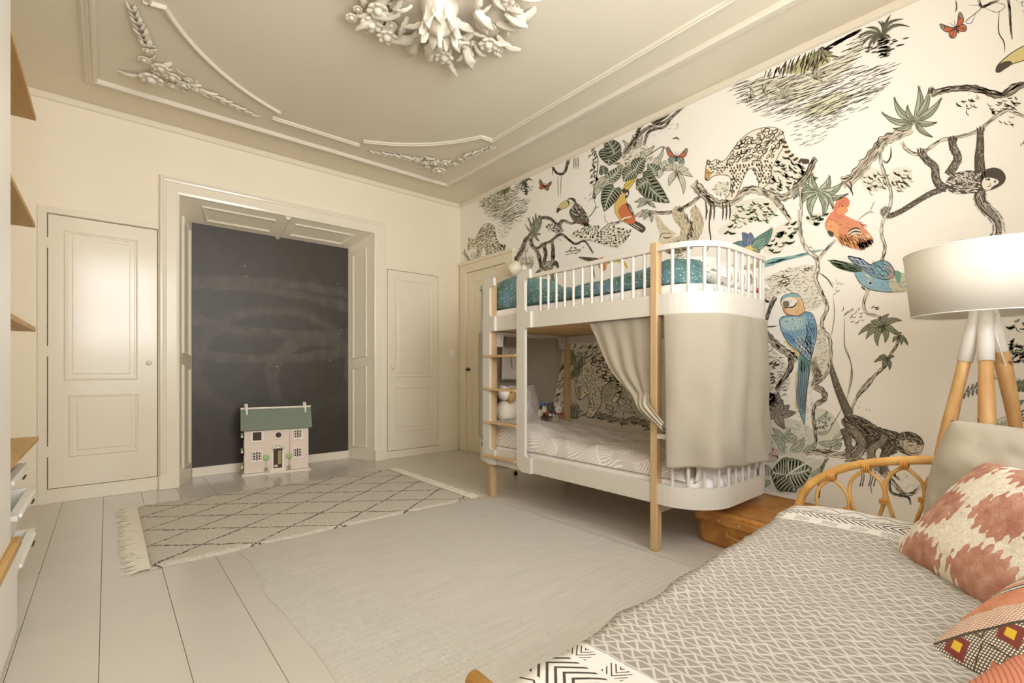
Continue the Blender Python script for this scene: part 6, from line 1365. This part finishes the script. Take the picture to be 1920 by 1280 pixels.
# --- blue and yellow macaw
def macaw():
    p = Print('printed_macaw', 'printed blue and yellow macaw perched upright', 'C', 20, 53)
    p.branch([(385, 850), (420, 880), (470, 930), (530, 975), (570, 1000), (590, 1030)], 44, .8, '#b1a58f', 1.8); p.branch([(560, 1000), (560, 1060), (530, 1110), (490, 1160), (470, 1190)], 26, .6, '#6f6554', 1.4)
    p.branch([(680, 1010), (700, 1070), (720, 1120), (690, 1160), (740, 1200), (750, 1240), (700, 1275)], 36, .7, '#a2977f', 1.5)
    p.branch([(470, 660), (440, 720), (420, 780), (400, 830)], 22, .7, '#7f7563', 1.2); p.branch([(385, 650), (410, 680), (440, 690)], 14, .5); p.S([(395, 830), (440, 830), (480, 825)], 7)
    p.F([(515, 910), (545, 940), (590, 990), (605, 1020), (600, 1100), (590, 1200), (582, 1280), (598, 1300), (612, 1200), (620, 1040), (600, 960)], '#dcc788', 3)
    p.V('D').F([(365, 90), (390, 80), (445, 130), (438, 200), (420, 320), (410, 440), (403, 578), (372, 500), (348, 400), (348, 280), (355, 180)], '#7d9fb0', 3); p.F([(345, 200), (355, 260), (345, 330), (350, 400), (340, 360), (335, 290)], '#dcc788', 2); p.up()
    for i in range(11): p.S([(372+i*6, 130), (358+i*7, 260), (362+i*4.5, 400), (385+i*1.8, 500)], 4, '#6a8fa8' if i % 2 else '#4d4a44')
    p.H([(375, 100), (440, 140), (420, 220), (360, 200)], 14, 1.6, 50, 5, '#5f8f6c', .1); p.S([(348, 280), (348, 400), (372, 500), (403, 578)], 5); p.S([(445, 130), (438, 200), (420, 320), (410, 440), (403, 578)], 5); p.V('C')
    wing = [(500, 780), (545, 765), (600, 768), (640, 745), (680, 758), (703, 815), (706, 880), (690, 950), (668, 1022), (630, 1000), (600, 972), (545, 925), (508, 860), (495, 815)]
    p.F(wing, '#86a9bd', 4); p.F([(640, 750), (680, 760), (703, 820), (700, 900), (670, 1000), (640, 900), (660, 830)], '#6f97b4', 3); p.F([(505, 790), (600, 775), (640, 800), (600, 850), (520, 840)], '#a6c2c4', 3); p.F([(510, 860), (560, 880), (600, 910), (560, 925)], '#5d86b5', 3); p.up()
    for r_ in range(9):
        y0 = 862+r_*17
        for k_ in range(6): x0 = 515+r_*15+k_*22; p.S([(x0, y0-k_*4), (x0+10, y0+16-k_*4), (x0+20, y0-4-k_*4)], 4, '#64829a' if y0 < 960 else '#4d4a44') if x0 < 670 and x0-515 < 160+r_*10 else None
    p.H([(505, 790), (600, 770), (690, 780), (690, 850), (560, 850)], 15, .9, 16, 3.5, '#7da0b8', .6); p.H([(505, 790), (600, 770), (690, 780), (690, 850), (560, 850)], 19, .9, 14, 3.5, '#d8e2d4', .6); p.H([(560, 900), (690, 880), (670, 1000), (620, 980)], 14, .95, 60, 4, '#d3dfdc', .1)
    p.H([(645, 800), (700, 820), (690, 940), (665, 1000), (640, 900)], 13, 1.3, 40, 4, '#6a8fa8', .15)
    head = [(500, 690), (508, 662), (535, 645), (585, 640), (615, 662), (630, 700), (637, 748), (600, 768), (545, 765), (520, 745), (512, 720)]
    p.F(head, '#dcb98c', 4); p.F([(500, 690), (508, 662), (535, 645), (585, 640), (612, 660), (580, 662), (540, 660), (515, 680)], '#86adb0', 3); p.F([(505, 690), (535, 664), (580, 668), (592, 690), (575, 712), (540, 722), (515, 715)], PAP, 3); p.F([(512, 692), (530, 682), (548, 690), (548, 712), (532, 728), (518, 722)], INK2, 3); p.F([(520, 725), (535, 748), (560, 765), (545, 765), (522, 748)], '#c98a5c', 2)
    p.up().S([(540, 722), (575, 715), (594, 690)], 8); p.spots([(556, 672), (574, 672), (574, 690), (556, 690)], 40, 6, True); p.H([(600, 680), (630, 720), (620, 760), (580, 760)], 14, 1.4, 24, 3, '#c49a5e', .3); p.O(head, 3); p.O(wing, 3.5); p.H([(530, 665), (585, 668), (580, 700), (540, 690)], 16, .3, 18, 2, GRY, .2); p.build()
macaw()
# --- green parrot and blue tail feathers
def parrots():
    p = Print('printed_green_parrot', 'printed blue-green parrot clinging head-first to a vine', 'C', 20, 55)
    tail = [(783, 455), (800, 450), (870, 462), (930, 480), (960, 510), (900, 515), (820, 490)]; p.F(tail, '#8aa48c', 3); p.F([(783, 455), (830, 462), (900, 500), (880, 510), (820, 488)], '#a9b08a', 2)
    wing = [(885, 428), (960, 442), (1010, 475), (1060, 455), (1110, 458), (1145, 500), (1148, 540), (1110, 560), (1040, 550), (980, 510), (920, 470)]; belly = [(920, 520), (980, 515), (1040, 550), (1110, 560), (1150, 545), (1215, 525), (1225, 620), (1150, 632), (1060, 628), (990, 608), (945, 570)]
    p.F(belly, '#8db0bd', 3); p.F([(1130, 555), (1215, 528), (1228, 622), (1150, 632), (1120, 600)], '#c9bf9a', 3); p.F(wing, '#7ba6ac', 3); p.F([(885, 428), (960, 442), (1010, 480), (1030, 540), (980, 510), (920, 468)], '#7f95b8', 3); p.F([(1090, 470), (1140, 500), (1140, 545), (1100, 552), (1120, 520)], '#c08f86', 3); p.F([(1145, 510), (1190, 522), (1175, 590), (1155, 550)], '#6f9a7c', 2); p.up()
    p.H(wing, 13, .6, 36, 4, '#5d7d8c', .15); p.H(belly, 16, .3, 24, 3.5, '#7098b0', .3, .1, .8); p.H(tail, 10, .3, 60, 4, '#4b5c40', .05); p.H([(890, 432), (960, 446), (1010, 480), (1000, 520)], 12, .5, 44, 4, '#e0e4dc', .08); p.H([(1000, 480), (1100, 470), (1130, 540), (1050, 550)], 14, .9, 14, 3.5, '#cfe0d8', .5)
    p.O(wing, 4); p.O(tail, 3.5); p.S([(920, 520), (945, 570), (990, 608), (1060, 628), (1150, 632), (1225, 620)], 4); p.S([(975, 530), (1000, 545), (1010, 580), (1025, 590)], 13, '#d8cfbb'); p.S([(1000, 580), (1025, 585)], 8, PAP); p.S([(965, 615), (990, 625), (1000, 650), (980, 655)], 9, '#cfc4b0'); p.S([(960, 600), (985, 620)], 9); p.build()
    p = Print('printed_blue_feathers', 'printed blue and green tail feathers just above the bed corner', 'C', 12, 57)
    for b, t_, w_, c in (((330, 380), (215, 360), 40, '#6f97a5'), ((320, 370), (280, 290), 60, '#5f7fa8'), ((315, 365), (328, 290), 46, '#7a8fb8'), ((330, 375), (455, 262), 70, '#5f8f86'), ((335, 380), (420, 310), 60, '#7da596'), ((330, 385), (385, 400), 40, '#b7bb9c')): p.leaf(b, t_, w_, c, 7, .1, 3.5)
    p.F([(290, 385), (320, 365), (345, 385), (325, 400)], '#cfc06a', 2); p.F([(390, 500), (395, 470), (450, 440), (560, 425), (700, 393), (742, 392), (640, 425), (540, 450), (440, 480)], '#86aaa6', 3); p.up(); p.H([(395, 475), (700, 395), (560, 440), (440, 480)], 12, -.25, 70, 4, '#5f8480', .06); p.H([(395, 475), (560, 425), (440, 480)], 16, -.25, 50, 4, '#5d86b5', .06); p.build()
parrots()
def cfoliage():
    p = Print('printed_foliage', 'printed hazy foliage round the macaw', 'C', 1, 59)
    p.foliage([(140, 280), (230, 220), (380, 130), (480, 160), (430, 220), (280, 240), (190, 310)], 30, 44, 7, '#cfccb8', INK, -.4, .8, '#93a184'); p.foliage([(400, 380), (440, 290), (540, 230), (580, 270), (560, 340), (470, 420), (410, 410)], 28, 40, 8, '#c6c8b2', INK, -.3, .9, '#8f9c80'); p.foliage([(640, 200), (740, 180), (730, 220), (680, 250)], 24, 36, 8, '#b5bba4', INK, .2, 1, '#7c8a70')
    for L in ([(400, 560), (540, 500), (690, 480), (700, 620), (740, 700), (660, 740), (620, 660), (520, 630), (430, 700), (395, 640)], [(620, 760), (720, 820), (760, 900), (770, 1060), (720, 1120), (690, 1000), (705, 880)], [(400, 930), (480, 980), (550, 1080), (540, 1180), (420, 1200), (390, 1080)]): p.F(L, '#dcd5c6', 3)
    p.up(); p.H([(400, 560), (560, 490), (690, 480), (740, 700), (640, 740), (520, 630), (400, 680)], 21, -.3, 30, 5, GRY, .8, .4, .8); p.H([(480, 540), (560, 530), (540, 600), (490, 600)], 13, -.4, 24, 6, INK2, .6); p.H([(630, 500), (670, 480), (660, 520)], 13, -.4, 24, 6, INK2, .6); p.H([(700, 820), (770, 900), (760, 1060), (700, 1100)], 21, -.4, 26, 4, GRY, .7, .4, .8); p.H([(385, 930), (470, 960), (540, 1060), (540, 1230), (390, 1200)], 20, -.2, 34, 5, INK2, .6, .4, .8)
    p.H([(385, 1030), (500, 1030), (470, 1060), (385, 1070)], 14, -.2, 24, 8, INK, .7, .4); p.H([(385, 1100), (460, 1090), (480, 1150), (385, 1170)], 14, -.1, 24, 8, INK, .7, .4)
    p.foliage([(830, 740), (940, 720), (970, 790), (920, 820), (860, 790)], 22, 28, 5, None, INK2, -.5, .9); p.foliage([(1000, 720), (1050, 710), (1050, 740)], 18, 28, 6, None, INK, -.7); p.foliage([(760, 570), (870, 560), (850, 640), (780, 640), (840, 700)], 26, 26, 4, None, GRY, -.4, .8); p.foliage([(640, 380), (690, 370), (680, 400)], 16, 22, 4, None, GRY)
    p.build()
    p = Print('printed_palm_tufts', 'printed small palm tufts on a curling stem beside the lamp', 'C', 6, 61)
    p.branch([(1060, 770), (1080, 800)], 16, .8); p.branch([(1100, 845), (1150, 850), (1172, 890), (1160, 940), (1130, 985), (1100, 1050), (1060, 1090), (1000, 1140), (950, 1200), (915, 1280)], 15, .8, '#a59a86', .8, 3)
    p.tuft((1080, 830), ((940, 880), (985, 905), (1055, 945), (1095, 925), (1160, 880), (1195, 795), (1120, 755), (985, 840), (1010, 800)), 34, '#8b9078', 3.5, .16); p.tuft((1172, 888), ((1228, 940), (1215, 905), (1190, 935), (1140, 920), (1190, 860)), 20, '#8b9078', 3.2, .16); p.tuft((1110, 1010), ((1032, 1035), (1060, 1000), (1085, 1065), (1120, 1080), (1150, 1000)), 22, '#7f8870', 3.2, .12); p.build()
cfoliage()
# --- lower right: brown monkey, monstera, palmate leaves
def lower():
    p = Print('printed_undergrowth', 'printed monstera leaf and undergrowth beside the trunk', 'D', 2, 71)
    for L in ([(150, 560), (330, 540), (460, 620), (450, 780), (300, 800), (180, 760)], [(470, 480), (590, 500), (660, 640), (600, 760), (480, 720)], [(120, 820), (260, 800), (520, 820), (500, 980), (300, 1060), (125, 1000)]): p.F(L, '#d6d6c7', 3)
    p.up()
    for b, t_, w_ in (((230, 700), (300, 600), 60), ((230, 690), (180, 600), 50), ((300, 760), (400, 660), 64), ((350, 700), (250, 660), 56), ((260, 780), (160, 640), 50), ((400, 760), (470, 700), 46), ((480, 600), (580, 520), 50), ((480, 640), (600, 560), 40), ((490, 700), (680, 660), 44), ((480, 560), (560, 480), 40), ((600, 740), (660, 700), 36), ((150, 930), (125, 850), 46), ((160, 960), (130, 1010), 44), ((440, 930), (520, 860), 40)): p.leaf(b, t_, w_, '#b9c2ac', 4, .14, 3.5)
    p.foliage([(480, 560), (560, 540), (580, 600), (500, 620)], 20, 30, 6, '#93a788', INK); p.H([(150, 600), (420, 560), (460, 760), (200, 790)], 30, .6, 34, 4, GRY, .8, .4, .8); p.H([(430, 260), (540, 320), (500, 480), (380, 560), (340, 420)], 26, -.5, 28, 4, GRY, .8, .4, .6)
    p.F([(122, 780), (180, 730), (230, 760), (200, 830), (140, 830)], '#c3b3a8', 3); p.up().S([(165, 745), (175, 735), (185, 750), (170, 758)], 8); p.S([(170, 790), (215, 795), (210, 815)], 8)
    p.big_leaf((285, 925), (170, 905), 240, '#75836c', '#dfe2d2', .0, 7, 4); p.big_leaf((270, 925), (340, 1040), 200, '#5a6950', '#dfe2d2', .0, 6, 4); p.big_leaf((290, 915), (450, 880), 210, '#8b977f', '#e4e6d8', .05, 7, 4); p.up().S([(275, 930), (330, 890), (440, 830), (560, 805)], 13, '#e2e3d6', .8, .5)
    for tp in ((345, 490), (300, 440), (215, 345), (150, 360), (115, 460), (145, 540), (265, 605), (180, 410), (250, 400)): p.leaf((210, 492), tp, 60 if tp[1] > 420 else 48, '#a39b8a', 6, .06, 5)
    for y in (410, 440, 470): p.H([(105, 370), (190, 340), (220, 420), (120, 500)], 20, .5, 40, 14, INK, .8, .2, .5)
    p.branch([(210, 335), (260, 250), (300, 180), (300, 110), (330, 150)], 26, .6, '#7c715f', 1.2); p.build()
    p = Print('printed_liana', 'printed liana and forked branch under the brown monkey', 'D', 6, 73)
    p.branch([(440, 150), (470, 240), (485, 330), (520, 340), (550, 370), (530, 400), (480, 430), (460, 500), (470, 600), (478, 690), (455, 750), (410, 750), (395, 775)], 24, .7, '#cdc2ad', 1)
    p.branch([(575, 0), (580, 120), (570, 200), (520, 265), (490, 290)], 16, .9, '#cdc2ad', .7, 3)
    p.branch([(1010, 80), (950, 170), (890, 230), (840, 310), (770, 380), (730, 460), (715, 550), (670, 620), (610, 670), (580, 740), (545, 810)], 16, .9, '#cdc2ad', .7, 3); p.S([(660, 460), (610, 550), (560, 610)], 5); p.S([(690, 40), (725, 160), (730, 260), (695, 390)], 5)
    p.branch([(400, 770), (460, 760), (540, 770), (640, 785), (720, 800), (800, 830), (870, 860), (930, 900), (1000, 960), (1060, 1030), (1100, 1060), (1160, 1045), (1200, 1000)], 46, .45, '#cfc4b0', 1.5); p.branch([(985, 950), (1000, 1040), (1060, 1065), (1120, 1080), (1135, 1130)], 18, .5, '#8b8170', 1.2); p.branch([(1010, 915), (1060, 960)], 20, .3)
    for x in (790, 805, 850, 865, 885): p.S([(x, 880), (x+8, 940), (x-6, 1000), (x+4, 1060 if x == 865 else 980)], 8, INK2)
    p.branch([(560, 800), (520, 880), (500, 960), (500, 1060), (470, 1100)], 20, .6, '#8b8170', 1.2); p.foliage([(740, 460), (850, 470), (840, 520), (760, 480)], 26, 24, 4, None, GRY, -.5, .7); p.foliage([(1000, 930), (1190, 900), (1190, 1060), (1080, 1010)], 30, 26, 4, None, PGRY, -.4, .7); p.build()
    p = Print('printed_brown_monkey', 'printed brown monkey crouching on a branch above the rattan arch', 'D', 16, 75)
    BR, LT = '#4a4235', '#c6bba6'
    p.limb([(575, 150), (600, 230), (630, 320), (670, 420), (710, 510)], 34, 2.0, '#5c5445', LT, 2.6)
    body = [(655, 560), (670, 530), (720, 505), (790, 520), (860, 560), (920, 595), (990, 615), (1050, 630), (1060, 680), (1040, 760), (990, 790), (940, 800), (930, 740), (890, 690), (840, 690), (800, 660), (740, 600), (690, 600)]
    p.F(body, '#6d6353', 4); p.up().H(body, 15, .55, 36, 4, LT, .3, .2, .9); p.H(body, 13, .55, 36, 5, BR, .3, .2, 1); p.F([(800, 660), (850, 690), (930, 660), (880, 720), (830, 745), (790, 720)], BR, 3)
    p.limb([(700, 590), (760, 640), (800, 700), (780, 750), (740, 790), (690, 790)], 70, .55, '#5f5647', LT, 2.4); p.limb([(670, 600), (700, 680), (710, 740), (700, 780)], 50, .7, '#4f4739', LT, 1.6)
    p.limb([(960, 650), (930, 700), (870, 735), (860, 790), (880, 850)], 56, .75, '#6f6554', LT, 2.4); p.limb([(1000, 720), (950, 800), (950, 880), (960, 910)], 56, .8, BR, LT, 1.4)
    head = [(1030, 690), (1040, 650), (1085, 628), (1140, 628), (1195, 655), (1225, 700), (1220, 740), (1195, 780), (1150, 790), (1100, 780), (1055, 755), (1035, 725)]
    p.F(head, BR, 4); p.up().H(head, 14, .8, 26, 4, LT, .8, .2, .6); p.F([(1075, 700), (1100, 680), (1150, 690), (1190, 710), (1222, 715), (1218, 745), (1195, 780), (1150, 788), (1110, 770), (1080, 740)], '#cbc0ac', 4); p.F([(1060, 680), (1085, 690), (1085, 740), (1062, 715)], '#b3a893', 3)
    p.up().S([(1105, 700), (1130, 690), (1160, 702)], 8); p.S([(1175, 715), (1200, 712), (1218, 722)], 8); p.S([(1115, 715), (1135, 722), (1155, 716)], 6); p.S([(1180, 730), (1195, 728)], 6); p.S([(1110, 760), (1150, 775), (1195, 765)], 7); p.S([(1165, 730), (1172, 748), (1160, 752)], 5); p.S([(1085, 690), (1080, 735), (1110, 770)], 6); p.H([(1085, 720), (1110, 715), (1130, 760), (1100, 765)], 12, .8, 18, 3, BR, .4); p.O(head, 3.5); p.build()
lower()
def rightedge():
    p = Print('printed_right_foliage', 'printed leaves and fronds behind the floor lamp', 'D', 4, 81)
    p.foliage([(1780, 20), (1850, 10), (1920, 40), (1920, 130), (1830, 150), (1770, 120)], 26, 34, 7, None, INK, -.4, 1, '#b3b8a4'); p.V('C').foliage([(1740, 820), (1800, 790), (1900, 800), (1900, 850), (1800, 850)], 30, 50, 8, None, INK, .2, .9, '#b3b8a4'); p.foliage([(1765, 930), (1800, 910), (1900, 960), (1890, 1050), (1790, 1020)], 24, 34, 8, None, INK, -.3, 1, '#b3b8a4').V('D')
    p.S([(1500, 365), (1560, 330), (1640, 290), (1760, 250), (1900, 260)], 5)
    for i in range(7): x = 1515+i*30; p.leaf((x, 355-i*12), (x-10, 400-i*10), 16, '#a3aa92', 0, .1, 4); p.leaf((x, 352-i*12), (x+22, 300-i*12), 14, '#a3aa92', 0, .1, 3)
    for i in range(4): x = 1830+i*28; p.leaf((x, 262), (x+34, 350), 34, '#8f9a84', 3, .12, 5)
    p.S([(1700, 300), (1690, 350), (1705, 380)], 22, '#6f7866'); p.leaf((1860, 430), (1920, 405), 36, '#8fa08a', 4, .1, 4)
    p.S([(1530, 660), (1600, 610), (1700, 560), (1800, 520), (1920, 500)], 5, OLV)
    for i in range(9): x = 1690+i*26; p.leaf((x, 560-i*6), (x+4, 640-i*4), 18, '#b9bd8c', 0, .06, 2.5, GRY)
    for i in range(5): x = 1545+i*26; p.leaf((x, 648-i*16), (x+14, 690-i*12), 14, '#b9bd8c', 0, .06, 2.5, GRY)
    p.S([(1740, 720), (1800, 680), (1860, 650), (1920, 640)], 5, OLV); p.H([(1880, 480), (1920, 470), (1920, 560), (1880, 540)], 16, -.6, 34, 7)
    p.build()
    p = Print('printed_top_vines', 'printed hanging vines in the top right corner', 'B', 3, 83)
    p.S([(1500, 0), (1505, 40), (1498, 70)], 8); p.branch([(1630, 0), (1650, 40), (1700, 20), (1750, 0)], 14, .7); p.branch([(1800, 0), (1808, 60), (1812, 140), (1822, 225)], 13, .5, '#6f6554', 1); p.S([(1748, 60), (1745, 180), (1775, 240), (1780, 300)], 7); p.S([(1570, 30), (1650, 40), (1560, 120), (1590, 130), (1620, 60)], 4); p.S([(1660, 45), (1740, 70), (1780, 30), (1700, 10)], 4, INK2); p.foliage([(1820, 0), (1900, 0), (1890, 60), (1840, 40)], 26, 26, 4, None, GRY)
    p.foliage([(1860, 830), (1900, 800), (1900, 860)], 20, 26, 6, None, INK); p.build()
rightedge()
# --- jaguar in the lower bunk
def jaguar():
    p = Print('printed_jaguar', 'printed jaguar prowling through ferns behind the lower bunk', 'E', 3, 91)
    p.F([(-120, 170), (40, 130), (260, 330), (420, 640), (640, 980), (900, 1200), (900, 1260), (-120, 1260)], '#ddd6c2', 2); p.F([(0, 400), (80, 420), (60, 600), (0, 660), (-60, 620)], '#c5c5ad', 3); p.F([(250, 680), (340, 620), (350, 760), (260, 860)], '#c9c8b0', 3)
    p.foliage([(0, 280), (100, 260), (130, 400), (70, 470), (-20, 480), (-100, 400)], 44, 60, 6, None, INK, -.6, 1, '#8f967a'); p.foliage([(-110, 180), (120, 180), (130, 260), (0, 280)], 40, 36, 6, None, INK2, -.4, .7); p.foliage([(110, 320), (230, 340), (250, 400), (120, 470), (80, 430)], 40, 64, 6, None, INK, -.7, 1, '#777f66')
    p.S([(130, 260), (125, 350), (85, 450), (70, 560), (20, 630)], 6)
    for b, t_, w_ in (((-20, 560), (60, 430), 60), ((-40, 620), (40, 520), 50), ((-60, 520), (-20, 400), 60), ((-80, 640), (-20, 560), 50), ((-90, 480), (-60, 360), 60)): p.leaf(b, t_, w_, '#9aa083', 4, .12, 5)
    for x in range(-110, 30, 30): p.tuft((x, 1010), ((x-60, 900), (x-20, 850), (x+30, 880), (x+70, 930), (x-70, 960)), 16, '#c6c6aa', 3, .2)
    for b, t_, w_ in (((390, 850), (430, 650), 40), ((420, 820), (490, 690), 40), ((360, 800), (330, 720), 90), ((330, 850), (350, 770), 80), ((280, 860), (290, 740), 40), ((260, 820), (330, 660), 40), ((450, 870), (460, 800), 70), ((500, 880), (490, 820), 80), ((430, 950), (460, 870), 80), ((360, 950), (390, 880), 70), ((310, 960), (290, 870), 60), ((340, 980), (330, 920), 60), ((520, 960), (560, 850), 50), ((560, 1000), (620, 900), 50), ((480, 960), (520, 900), 60), ((600, 1050), (690, 960), 50), ((660, 1100), (760, 1000), 50)): p.leaf(b, t_, w_, '#dcd9c6', 4, .12, 3.5)
    p.H([(250, 900), (480, 760), (640, 980), (700, 1080), (280, 1060)], 34, .9, 44, 7, INK, .9, .3, .45)
    for c in ((230, 1010), (330, 1040), (440, 1060), (540, 1050), (640, 1080), (150, 1000), (740, 1130), (860, 1180)): p.tuft(c, tuple((c[0]+dx, c[1]-80+abs(dx)*.6) for dx in (-110, -80, -50, -20, 15, 50, 80, 110)), 18, '#cccbb2', 3.4, .22)
    body = [(70, 520), (120, 480), (190, 440), (250, 400), (300, 410), (345, 470), (370, 540), (400, 600), (430, 660), (425, 740), (400, 820), (370, 860), (335, 850), (350, 820), (375, 780), (375, 720), (345, 650), (300, 680), (250, 720), (240, 800), (240, 880), (215, 910), (185, 960), (150, 995), (105, 980), (120, 930), (130, 860), (110, 780), (75, 820), (45, 830), (15, 800), (5, 740), (0, 670), (40, 610), (70, 570)]
    p.F(body, '#efe7d4', 4); p.F([(20, 720), (50, 720), (60, 780), (40, 820), (20, 790)], '#bfa274', 3); p.up()
    p.spots([(230, 430), (300, 415), (345, 480), (370, 560), (345, 640), (290, 670), (245, 690), (215, 600), (160, 520), (120, 500)], 46, 16, True, INK, .5, 1.2)
    p.spots([(80, 540), (160, 520), (215, 600), (240, 700), (230, 880), (160, 960), (130, 900), (110, 770), (90, 650)], 21, 5.5, False, INK, .9, 1.4); p.spots([(10, 670), (70, 600), (110, 700), (90, 790), (60, 730), (15, 730)], 16, 4.5, False, INK, .5, 1.3); p.spots([(375, 620), (425, 670), (420, 750), (390, 830), (360, 850), (385, 780), (380, 700)], 26, 11, False, INK, .3, 1.4)
    p.S([(345, 470), (350, 560), (372, 640), (380, 720)], 8); p.S([(5, 690), (20, 660), (40, 650)], 8); p.S([(25, 830), (40, 832), (60, 815)], 7); p.S([(20, 720), (35, 715)], 7); p.up().O(body, 5); p.S([(240, 720), (250, 640), (300, 600)], 5); p.S([(150, 780), (170, 860), (180, 940)], 5); p.H([(110, 950), (160, 960), (140, 995)], 14, 1.4, 20, 4)
    p.V('G').foliage([(560, 800), (640, 880), (640, 1100), (560, 1060)], 26, 44, 6, '#cfcaae', INK2, -.9, .9, '#a9ab85'); p.foliage([(600, 640), (650, 650), (640, 800), (600, 780)], 26, 40, 7, None, INK, -1.1, .9); p.V('C').foliage([(-120, 330), (-90, 330), (-80, 760), (-120, 700)], 22, 34, 5, None, INK2, -.8); p.build()
jaguar()
